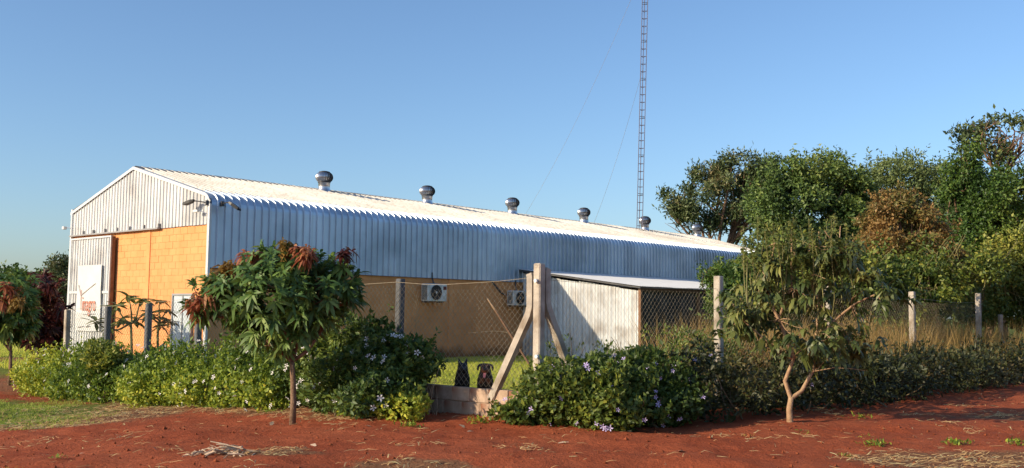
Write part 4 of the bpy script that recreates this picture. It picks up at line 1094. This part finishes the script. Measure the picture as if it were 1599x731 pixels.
big_tree('pale_tree', at(1410, 510, 52), 'pale green rounded tree seen behind the rusty coloured tree', [W2(1375, 285, 52, 36, 30, 2.0), W2(1420, 278, 52, 40, 28, 2.0), W2(1460, 285, 52, 34, 32, 2.0), W2(1345, 310, 52, 34, 40, 2.0), W2(1400, 330, 52, 66, 46, 2.2), W2(1475, 335, 52, 44, 46, 2.0), W2(1350, 400, 52, 60, 70, 2.0), W2(1460, 410, 52, 70, 70, 2.0)],
         40000, .20, .085, M['tree_c'], 731, .2, sprig=(260, .7, 9), shell=(.75, 1.06), lump=.13, lf=1.2, nb=30, tintk=.12, clump=5)
big_tree('rusty_tree', at(1415, 520, 33), 'rusty brown leaved tree in front of the green trees', [W2(1398, 312, 33, 24, 18, .8), W2(1378, 335, 33, 26, 16, .9), W2(1362, 352, 33, 18, 12, .7), W2(1425, 340, 33, 26, 18, 1.0), W2(1400, 375, 33, 44, 24, 1.2), W2(1452, 368, 33, 24, 18, .9), W2(1440, 402, 33, 44, 22, 1.1), W2(1480, 408, 33, 22, 14, .7), W2(1368, 408, 33, 34, 24, 1.0), W2(1420, 440, 33, 56, 30, 1.1), W2(1390, 470, 33, 60, 30, 1.1), W2(1345, 385, 33, 16, 10, .6)],
         30000, .12, .075, M['tree_red'], 741, .1, sprig=(350, .35, 10), shell=(.4, 1.2), lump=.28, lf=2.2, nb=60, tintk=.22, gap=.75, gf=2.2, clump=5, inner=.5)
big_tree('vivid_tree', at(1545, 520, 41), 'tall vivid green tree at the right edge of the picture', [W2(1510, 270, 41, 32, 38, 1.2), W2(1545, 320, 41, 44, 46, 1.6), W2(1510, 350, 41, 42, 40, 1.4), W2(1585, 340, 41, 44, 60, 1.6), W2(1540, 400, 41, 56, 50, 1.6), W2(1600, 430, 41, 50, 60, 1.6), W2(1490, 300, 41, 18, 16, .7), W2(1495, 420, 41, 40, 50, 1.3), W2(1620, 300, 41, 30, 40, 1.2)],
         60000, .14, .085, M['tree_e'], 751, .18, sprig=(420, .5, 9), shell=(.68, 1.08), lump=.2, lf=1.6, nb=50, tintk=.16, upz=-.1, clump=5)
big_tree('tall_sparse_tree', at(1570, 510, 46), 'tall sparse tree with thin crown rising above the vivid green tree', [W2(1535, 205, 46, 34, 18, 1.4), W2(1585, 205, 46, 36, 20, 1.4), W2(1560, 225, 46, 40, 20, 1.4), W2(1590, 245, 46, 34, 18, 1.2), W2(1620, 215, 46, 30, 24, 1.2)],
         5200, .24, .12, M['tree_a'], 761, .14, shell=(.3, 1.1), gap=.1, gf=1.3, inner=.2, lump=.25, lf=1.0, fork_h=.72, nb=70, clump=6)
# a farther wooded strip that fills the gaps low between the trunks
fb = [W2(px, 420 + 10*math.sin(px), 60, 60, 95 + 16*math.sin(px*.7), 3) for px in range(1190, 1760, 55)]
big_tree('distant_tree', at(1450, 510, 60), 'dark distant wood filling the gaps low behind the right hand trees', fb, 34000, .28, .16, M['tree_b'], 771, .2, shell=(.7, 1.06), lump=.15, lf=.8, nb=20)
# understory shrubs and vines behind the side fence
r0 = np.random.default_rng(5)
us = [('vine_thicket', 1220, 470, 28, 'leafy thicket behind the forked tree under the dense tree'), ('vine_thicket', 1345, 470, 28.5, 'leafy thicket below the rusty tree'), ('vine_thicket', 1470, 452, 32, 'leafy vine thicket behind the two right hand fence posts'), ('vine_thicket', 1580, 448, 36, 'tall vine thicket with long bare stems at the right edge'), ('vine_thicket', 1665, 460, 38, 'last leafy thicket cut off by the right edge of the picture')]
for i, (nm, px, py, Y, lab) in enumerate(us):
    bl = [W2(px + r0.uniform(-66, 66), py + r0.uniform(-40, 40), Y + r0.uniform(-1, 1), r0.uniform(26, 46), r0.uniform(22, 42), .9) for _ in range(11)]
    if i == 3: bl += [W2(1560, 400, 36, 22, 30, .6), W2(1596, 390, 36, 20, 36, .6)]
    o = bush(nm, at(px, 520, Y), lab, bl, 24000, .14, .085, M['vine'], 801+i*10, 'thicket', 20, 'thickets behind the side fence', sprig=(160, .7, 10), lump=.25, lf=2.0, shell=(.5, 1.15), out=.5, upz=-.15, gap=.9, gf=2.2, clump=4)
    m = MB(); b0 = np.array(o.location)
    for k in range(16):
        a_ = at(px + r0.uniform(-60, 60), 470, Y-.6) - b0; e = at(px + r0.uniform(-60, 60), r0.uniform(365, 430), Y - r0.uniform(.3, 1.2)) - b0
        m.tube(limb(a_, e, 850+i*20+k, 7, .25), list(np.linspace(.02, .008, 7)), 5, False)
    m.build('bare_stems', M['stem_green'], o)
# far trees at the left
big_tree('far_tree', at(96, 500, 62), 'dark feathery tree far behind beside the left corner of the warehouse', [W2(98, 430, 62, 20, 24, 1.5), W2(110, 450, 62, 22, 34, 1.5), W2(88, 470, 62, 24, 34, 1.5), W2(105, 416, 62, 14, 10, .8)], 9000, .26, .10, M['tree_a'], 901, .14, group='far trees on the left', shell=(.5, 1.1), clump=5, lump=.2)
big_tree('far_tree', at(28, 505, 120), 'distant low tree on the horizon above the left mango tree', [W2(30, 450, 120, 30, 30, 4), W2(-10, 455, 120, 34, 30, 4), W2(62, 455, 120, 26, 28, 4)], 8000, .5, .3, M['tree_b'], 911, .25, group='far trees on the left', clump=5)
fb = [W2(px, 492, 260, 40, 14 + 4*math.sin(px), 8) for px in range(-260, 160, 45)]
big_tree('far_tree', at(-60, 500, 260), 'hazy line of distant trees along the horizon at far left', fb, 7000, 1.2, .8, M['tree_b'], 921, .4, group='far trees on the left')

# ------------------------------------------------------------------ grass, straw, weeds
def blades(name, X, Y, h, wd, mat, seed, label, lean=.5, cat='grass', parent=None, tint=None, z=None):
    r = np.random.default_rng(seed); n = len(X); Z = gheight(X, Y) if z is None else z
    P = np.column_stack([X, Y, Z - .01]); az = r.uniform(0, 6.28, n); s = np.column_stack([np.cos(az), np.sin(az), np.zeros(n)])
    hh = (h*r.uniform(.5, 1.3, n))[:, None]; ln = r.normal(size=(n, 3))*np.array([lean, lean, .0]); ln[:, 2] = 1
    d = unit(ln); mid = P + d*hh*.55; d2 = unit(d + ln*np.array([1, 1, 0])*.6); tip = mid + d2*hh*.5
    w_ = wd*r.uniform(.7, 1.3, n)[:, None]
    V = np.stack([P - s*w_*.5, P + s*w_*.5, mid + s*w_*.4, mid - s*w_*.4, tip], 1).reshape(-1, 3)
    F = (np.arange(n)[:, None, None]*5 + np.array([[0, 1, 2], [0, 2, 3], [3, 2, 4]])).reshape(-1, 3)
    if tint is None: tint = np.clip(r.normal(.45, .2, n) + .12*sines(P, seed, 1.2), 0, 1)
    o = link(bpy.data.objects.new(name, np_mesh(name, V, F, mat, {'tint': np.repeat(tint, 5)})), parent)
    return tag(o, label, cat if parent is None else None, None, 'stuff')
def scatter(n, x0, x1, y0, y1, fn, seed):
    r = np.random.default_rng(seed); X = r.uniform(x0, x1, n); Y = r.uniform(y0, y1, n); k = r.uniform(0, 1, n) < fn(X, Y); return X[k], Y[k]
def f_lawn(X, Y):
    g, s = zones(X, Y); n_ = sines(np.column_stack([X, Y, X*0]), 3, 2.2); return np.clip((g + .25*n_ - .45)*3, 0, 1)
X, Y = scatter(60000, -14.5, -6.0, 14.5, 23, f_lawn, 31)
blades('lawn_grass', X, Y, .06, .010, M['lawn'], 32, 'short sunlit lawn grass at the left of the bare red soil')
X, Y = scatter(7000, -7.2, -4.6, 9.6, 11.4, f_lawn, 33)
blades('lawn_grass', X, Y, .07, .009, M['lawn'], 34, 'small clump of bright grass in the bottom left corner')
def f_yard(X, Y):
    t = (X-FC[0])*A[0] + (Y-FC[1])*A[1]; s = (X-FC[0])*Bv[0] + (Y-FC[1])*Bv[1]
    bt = (X-BC[0])*A[0] + (Y-BC[1])*A[1]; bs = (X-BC[0])*Bv[0] + (Y-BC[1])*Bv[1]
    return ((t > .25) & (s > .1) & (bs < -.05) & (X/Y > -.16) & (X/Y < .05)).astype(float)*np.interp(Y, [14, 20, 40], [1, .8, .35])
X, Y = scatter(150000, -5.5, 1.8, 15, 38, f_yard, 35)
blades('yard_grass', X, Y, .075, .011, M['grass'], 36, 'sunlit green grass in the yard between the low wall and the warehouse')
def f_far(X, Y): g, s = zones(X, Y); return g
X, Y = scatter(26000, -32, -11.5, 29, 60, f_far, 37)
blades('field_grass', X, Y, .22, .03, M['grass'], 38, 'rough grass field behind the left mango tree')
# dry seed-head grass behind the right hedge
def f_dry(X, Y):
    t = (X-FC[0])*A[0] + (Y-FC[1])*A[1]; s = (X-FC[0])*Bv[0] + (Y-FC[1])*Bv[1]
    return ((s > -1.5) & (s < 3.2) & (t > 6.8) & (t < 24)).astype(float)*np.where(s < -.3, .35, 1)
X, Y = scatter(100000, 3, 20, 17, 36, f_dry, 39)
blades('dry_grass', X, Y, 1.32, .014, M['weed'], 40, 'tall dry brown grass with seed heads behind the right hedge', .30)
wb = [(*FP(t, .4 + 1.2*r0.uniform(), .62), .5, .5, .55 + .25*r0.uniform()) for t in np.arange(7.2, 21, .55)]
bush('dry_scrub', FP(13, 1), 'brownish scrub and seed heads mixed into the tall dry grass on the right', wb, 26000, .07, .026, M['weed2'], 281, 'scrub', 60, lump=.3, lf=3, shell=(.3, 1.2), out=.4, upz=.8, gap=.8, gf=3, sprig=(500, .45, 10))
def f_y2(X, Y):
    t = (X-FC[0])*A[0] + (Y-FC[1])*A[1]; s = (X-FC[0])*Bv[0] + (Y-FC[1])*Bv[1]
    return ((s > -.2) & (s < 1.5) & (t > 1.6) & (t < 6.5)).astype(float)
X, Y = scatter(5000, 0, 7, 14, 22, f_y2, 41)
blades('dry_grass', X, Y, .5, .010, M['weed'], 42, 'thin yellow weeds mixed among the shrubs below the shed opening', .2)

def straws(name, X, Y, ln, wd, mat, seed, label):
    r = np.random.default_rng(seed); n = len(X); az = r.normal(.5, 1.1, n); L = ln*r.uniform(.3, 1.6, n)
    dx, dy = np.cos(az)*L/2, np.sin(az)*L/2; sx, sy = -np.sin(az)*wd/2, np.cos(az)*wd/2
    w_ = r.uniform(.6, 1.6, n); sx = sx*w_; sy = sy*w_; kx, ky = r.normal(0, .12, n)*L, r.normal(0, .12, n)*L
    z0, z1, z2 = (gheight(X-dx, Y-dy) + r.uniform(.004, .03, n), gheight(X+kx, Y+ky) + r.uniform(.008, .04, n), gheight(X+dx, Y+dy) + r.uniform(.004, .03, n))
    V = np.stack([np.column_stack([X-dx-sx, Y-dy-sy, z0]), np.column_stack([X-dx+sx, Y-dy+sy, z0+.003]), np.column_stack([X+kx+sx, Y+ky+sy, z1+.004]), np.column_stack([X+kx-sx, Y+ky-sy, z1]), np.column_stack([X+dx, Y+dy, z2])], 1).reshape(-1, 3)
    F = (np.arange(n)[:, None, None]*5 + np.array([[0, 1, 2], [0, 2, 3], [3, 2, 4]])).reshape(-1, 3)
    o = link(bpy.data.objects.new(name, np_mesh(name, V, F, mat, {'tint': np.repeat(np.clip(r.normal(.5, .25, n), 0, 1), 5)})))
    return tag(o, label, 'litter', None, 'stuff')
def f_str(X, Y):
    g, s = zones(X, Y); n_ = sines(np.column_stack([X, Y, X*0]), 13, 2.6); return np.clip((s + .22*n_ - .30)*1.8, .02, 1)*(1 - g*.7)
X, Y = scatter(60000, -11, 10.5, 9.8, 22, f_str, 43)
straws('straw_litter', X, Y, .12, .008, M['dry'], 44, 'dry straw and leaf litter strewn over the red soil')
# stick pile
pc = at(345, 706, 11.45); sp_ = thing('stick_pile', (pc[0], pc[1], G(pc[0], pc[1])), 'small heap of dry sticks and bark lying on the red soil', 'sticks')
for i in range(60):
    L_ = RS.uniform(.05, .30); x, y = RS.normal(0, .22), RS.normal(0, .11); az = RS.normal(.2, .9); z_ = gheight(pc[0]+x, pc[1]+y) - sp_.location.z + RS.uniform(.005, .09)*math.exp(-(x/.25)**2)
    dx, dy, dz = math.cos(az)*L_/2, math.sin(az)*L_/2, RS.normal(0, .02)
    q = RS.uniform(.003, .011)
    MB().tube([(x-dx, y-dy, z_-dz), (x+RS.normal(0, .01), y, z_+.008), (x+dx, y+dy, z_+dz)], [q, q*1.1, q*.6], 5).build('stick', M['dead_stick'], sp_)
for i in range(5):
    x, y = RS.normal(0, .12), RS.normal(0, .05); az = RS.uniform(-.6, .8); L_ = RS.uniform(.12, .26); wd = .018
    o = MB().cbox(-L_/2, L_/2, -wd, wd, -.006, .006, .004).build('bark_piece', M['dead_stick'], sp_); o.location = (x, y, .06+.02*i); o.rotation_euler = (RS.normal(0, .4), RS.normal(0, .25), az)
# soil clods and fallen chips on the road
clods = MB(); r = np.random.default_rng(71)
V = []; F = []
for i in range(900):
    x, y = r.uniform(-8, 9), r.uniform(9.9, 15); q = abs(r.normal(0, .010)) + .005
    if zones(np.array([x]), np.array([y]))[0][0] > .3: continue
    c = np.array([x, y, float(gheight(x, y)) + q*.3]); n = len(V)
    for d_ in ((1,0,0),(-1,0,0),(0,1,0),(0,-1,0),(0,0,.8),(0,0,-.6)): V.append(c + np.array(d_)*q*r.uniform(.6, 1.5))
    F += [(n+a, n+b, n+c_) for a, b, c_ in ((0,2,4),(2,1,4),(1,3,4),(3,0,4),(2,0,5),(1,2,5),(3,1,5),(0,3,5))]
clods.add(V, F); tag(clods.build('soil_clods', M['clod']), 'crumbs and clods of red earth on the bare ground', 'soil', None, 'stuff')
chips = [(425, 655), (468, 662), (722, 664), (735, 672), (228, 717), (985, 616+60), (240, 690), (575, 665), (490, 695), (130, 690), (880, 690), (1060, 705)]
CHIP_LABELS = ['pale dry leaf just left of the mango trunk', 'pale dry leaf just right of the mango trunk', 'dry leaf below the left dog near the low wall', 'dry leaf on the soil under the slanted brace', 'dry leaf at the bottom left of the stick heap', 'dry leaf in front of the violet flowered shrub', 'dry leaf left of the mango tree above the stick heap', 'dry leaf on the soil below the dark shrub', 'dry leaf between the stick heap and the low wall', 'dry leaf at the lower left near the lawn edge', 'dry leaf nearest the camera below the violet flowered shrub', 'dry leaf on the soil left of the weeds below the forked tree']
for i, (px, py) in enumerate(chips):
    q = at(px, py, 10); k = (EYE)/(EYE - q[2])*10 if q[2] < EYE else 12
    x, y = q[0]*k/10, k
    o = MB().add([(-.07,-.012,0),(0,-.03,.012),(.08,-.006,.004),(.075,.012,.004),(0,.028,.012),(-.07,.012,0)], [(0,1,4,5),(1,2,3,4)]).build('fallen_leaf', M['dead_stick'])
    o.location = (x, y, float(gheight(x, y)) + .012); o.rotation_euler = (RS.normal(0, .2), RS.normal(0, .2), RS.uniform(0, 3)); o.scale = (RS.uniform(.6, 1.3),)*3
    tag(o, CHIP_LABELS[i], 'leaf', 'dry leaves fallen on the red soil')
# weeds
def weed(px, py, n, h, label, mat='hedge', seed=0):
    q = at(px, py, 10); k = EYE/(EYE - q[2])*10; x, y = q[0]*k/10, k; z_ = float(gheight(x, y))
    o = thing('weed', (x, y, z_), label, 'weed', 0, 'weeds on the red soil'); r = np.random.default_rng(seed)
    P = np.column_stack([r.normal(0, h*1.1, n), r.normal(0, h*.8, n), np.zeros(n)]); P[:, 2] = gheight(P[:, 0]+x, P[:, 1]+y) - z_ + r.uniform(0, h*.6, n)
    d = unit(r.normal(size=(n, 3))*.8 + np.array([0, 0, .6])); l = link(bpy.data.objects.new('leaves', leaf_mesh('leaves', P, d, r.normal(size=(n, 3))*.4 + np.array([0, 0, 1]), h*.8, h*.32, M[mat], seed+1, tint=np.clip(r.normal(.45, .2, n), 0, 1)))); l.parent = o; l['kind'] = 'stuff'
weed(1368, 696, 70, .08, 'bright green weed tuft on the red soil right of the forked tree', 'hedge', 61)
weed(1325, 708, 30, .05, 'small weed sprig nearest the bottom edge below the forked tree', 'hedge', 62)
weed(1352, 684, 16, .04, 'tiny weed just above the bright green tuft', 'hedge', 63)
weed(1492, 694, 80, .08, 'spreading weed patch at the edge of the tree shadow on the right', 'hedge', 64)
weed(1588, 698, 60, .08, 'weed patch at the lower right edge of the picture', 'hedge', 65)
weed(1256, 678, 18, .05, 'tiny weed on bare soil just in front of the forked trunk', 'hedge', 66)
weed(1168, 681, 16, .04, 'tiny weed on bare soil left of the forked trunk', 'hedge', 67)
weed(1340, 652, 26, .09, 'light green seedling in the shade right of the forked trunk', 'hedge', 68)
weed(640, 664, 90, .07, 'green creeping weeds along the foot of the dark shrub', 'hedge', 69)
weed(748, 660, 60, .10, 'green weed growing against the low block wall', 'hedge', 70)
weed(90, 700, 20, .05, 'small weed on the bare soil at lower left', 'hedge', 74)
# bare stems in the wall gap
dp = FP(-.35, 1.85); dw = thing('dead_weed', dp, 'tall bare dead stems standing in the gap beside the dark shrub', 'weed')
m = MB()
for i in range(11):
    a_ = np.array([RS.normal(0, .13), RS.normal(0, .12), -.02]); e = a_ + np.array([RS.normal(0, .16), RS.normal(0, .1), RS.uniform(.35, .85)])
    MB().tube(limb(a_, e, 950+i, 6, .12), list(np.linspace(.006, .002, 6)), 5, False).build('stem', M['dead_stick'], dw)
dp = FP(-.3, .72); dw = thing('dead_weed', dp, 'thin dry stem rising in front of the low block wall below the dogs', 'weed'); m = MB()
for i in range(5):
    e = np.array([RS.normal(0, .10), RS.normal(0, .08), RS.uniform(.3, .62)]); MB().tube(limb((RS.normal(0, .05), 0, -.02), e, 970+i, 6, .12), list(np.linspace(.007, .002, 6)), 5, False).build('stem', M['dead_stick'], dw)
# loose wooden pole leaning in the yard
q0, q1 = at(812, 545, 24.0), at(762, 466, 24.0)
lp = thing('leaning_pole', (q0[0], q0[1], 0), 'dark leaning pole with a pale tip in front of the orange wall', 'pole')
a0 = q0 - np.array([q0[0], q0[1], 0]); a1 = q1 - np.array([q0[0], q0[1], 0]); dv = a0 - a1
foot = a0 + dv * (a0[2] / max(.05, -dv[2]))*1.0 if dv[2] < 0 else a0
MB().tube([foot, a1 + dv*.22], [.03, .024], 7).build('shaft', M['wood'], lp)
MB().tube([a1 + dv*.22, a1], [.026, .022], 7).build('pale_tip', M['bark_pale'], lp)
bt = at(732, 520, 24); bt0 = at(800, 520, 24)
MB().tube(limb(bt0 - np.array([q0[0], q0[1], 0]), bt - np.array([q0[0], q0[1], 0]), 31, 8, .12), list(np.linspace(.014, .006, 8)), 5).build('dry_branch', M['twig'], lp)

# ------------------------------------------------------------------ dogs
def dog_mat(tan):
    m, t, b = nmat('black_fur_tan' if tan else 'black_fur', .55, 0, .4); N = t.nodes; L = t.links
    a = N.new('ShaderNodeAttribute'); a.attribute_name = 'tan'
    n = N.new('ShaderNodeTexNoise'); n.inputs['Scale'].default_value = 60
    tc = N.new('ShaderNodeTexCoord'); L.new(tc.outputs['Object'], n.inputs['Vector'])
    r = N.new('ShaderNodeValToRGB'); r.color_ramp.elements[0].color = (.006,.006,.006,1); r.color_ramp.elements[1].color = (.022,.020,.018,1); L.new(n.outputs[0], r.inputs[0])
    mx = N.new('ShaderNodeMix'); mx.data_type = 'RGBA'; L.new(a.outputs['Fac'], mx.inputs[0]); L.new(r.outputs[0], mx.inputs[6]); mx.inputs[7].default_value = (.17,.065,.025,1)
    L.new(mx.outputs[2], b.inputs['Base Color'])
    bp = N.new('ShaderNodeBump'); bp.inputs['Strength'].default_value = .4; bp.inputs['Distance'].default_value = .01; L.new(n.outputs[0], bp.inputs['Height']); L.new(bp.outputs[0], b.inputs['Normal'])
    return m
M['pink'] = noise_mat('tongue', (.50,.16,.15), (.58,.22,.20), 20, .4)
M['eye'] = noise_mat('eye', (.02,.01,.005), (.04,.02,.01), 20, .1, 0, .6)
def dog(loc, rz, label, erect, tan, scale):
    o = thing('dog', loc, label, 'dog', rz, 'two dogs looking over the low wall'); o.scale = (scale,)*3
    V = [((0,.22,.13),.10), ((0,.16,.26),.115), ((0,.05,.37),.125), ((0,-.01,.475),.088), ((0,-.05,.565),.088), ((0,-.115,.545),.058), ((0,-.165,.532),.045), ((0,-.205,.53),.034)]
    E_ = [(i, i+1) for i in range(7)]
    def chain(root, pts):
        p = root
        for c, r in pts: V.append((c, r)); E_.append((p, len(V)-1)); p = len(V)-1
    for s in (-1, 1):
        chain(2, [((s*.085,-.01,.34),.060), ((s*.09,.02,.21),.042), ((s*.088,-.02,.10),.032), ((s*.088,-.045,.03),.032), ((s*.088,-.09,.022),.028)])
        chain(0, [((s*.10,.17,.14),.085), ((s*.135,.05,.16),.060), ((s*.135,.13,.06),.036), ((s*.135,.05,.03),.030), ((s*.135,-.03,.024),.028)])
        if erect: chain(4, [((s*.052,-.035,.630),.032), ((s*.066,-.03,.685),.020), ((s*.072,-.03,.725),.007)])
        else: chain(4, [((s*.070,-.04,.620),.028), ((s*.108,-.05,.605),.024), ((s*.122,-.065,.560),.018), ((s*.120,-.075,.525),.010)])
    chain(0, [((0,.33,.06),.032), ((.04,.43,.04),.022), ((.10,.50,.035),.010)])
    me = bpy.data.meshes.new('dog_skin'); me.from_pydata([c for c, r in V], E_, []); t_ = bpy.data.objects.new('tmp_dog', me); col.objects.link(t_)
    md = t_.modifiers.new('Skin', 'SKIN')
    for i, (c, r) in enumerate(V):
        sv = me.skin_vertices[0].data[i]; sv.radius = (r, r); sv.use_root = (i == 0)
    ss = t_.modifiers.new('Sub', 'SUBSURF'); ss.levels = 2; ss.render_levels = 2
    dg = bpy.context.evaluated_depsgraph_get(); me2 = bpy.data.meshes.new_from_object(t_.evaluated_get(dg)); bpy.data.objects.remove(t_)
    n = len(me2.vertices); co = np.zeros(n*3); me2.vertices.foreach_get('co', co); co = co.reshape(-1, 3)
    tv = np.zeros(n)
    if tan:
        muz = (co[:, 1] < -.105) & (co[:, 2] > .48) & ~((np.abs(co[:, 0]) < .02) & (co[:, 2] > .545)); tv[muz] = .9
        br_ = (np.abs(np.abs(co[:, 0]) - .035) < .014) & (np.abs(co[:, 2] - .615) < .016) & (co[:, 1] < -.06); tv[br_] = .9
        ch = (np.abs(np.abs(co[:, 0]) - .05) < .03) & (np.abs(co[:, 2] - .36) < .04) & (co[:, 1] < -.04); tv[ch] = .8
        tv[co[:, 2] < .13] = np.where(co[co[:, 2] < .13][:, 1] < .1, .8, 0)
    me2.materials.clear(); me2.materials.append(dog_mat(tan)); a = me2.attributes.new('tan', 'FLOAT', 'POINT'); a.data.foreach_set('value', tv.astype(np.float32))
    me2.polygons.foreach_set('use_smooth', [True]*len(me2.polygons))
    link(bpy.data.objects.new('body', me2), o)
    def ball(nm, c, r, mat, sz=1.0):
        pr = [(r*math.sin(math.pi*i/8) + 1e-4, -r*math.cos(math.pi*i/8)*sz) for i in range(9)]; MB().lathe(pr, 12, c).build(nm, mat, o, True)
    for s in (-1, 1): ball('eye', (s*.036, -.120, .588), .011, M['eye'])
    ball('nose', (0, -.232, .545), .019, M['black'], .8)
    if tan:
        v = []; 
        for i in range(6):
            u = i/5; wd = .024*(1 - .25*u**3); y = -.175 - .050*math.sin(u*1.4); z_ = .500 - .075*u
            v += [(-wd, y, z_), (0, y-.006, z_-.004), (wd, y, z_)]
        f = []
        for i in range(5): f += [(3*i, 3*i+1, 3*i+4, 3*i+3), (3*i+1, 3*i+2, 3*i+5, 3*i+4)]
        MB().add(v, f).build('tongue', M['pink'], o, True)
    return o
q = at(722, 608, 16.05); dog((q[0], q[1]+.06, G(q[0], q[1]+.06)), .12, 'black dog with upright pointed ears sitting behind the low wall', True, False, .90)
q = at(758, 608, 15.65); dog((q[0], q[1]+.06, G(q[0], q[1]+.06)), -.05, 'black and tan dog with folded ears and tongue out behind the low wall', False, True, .95)
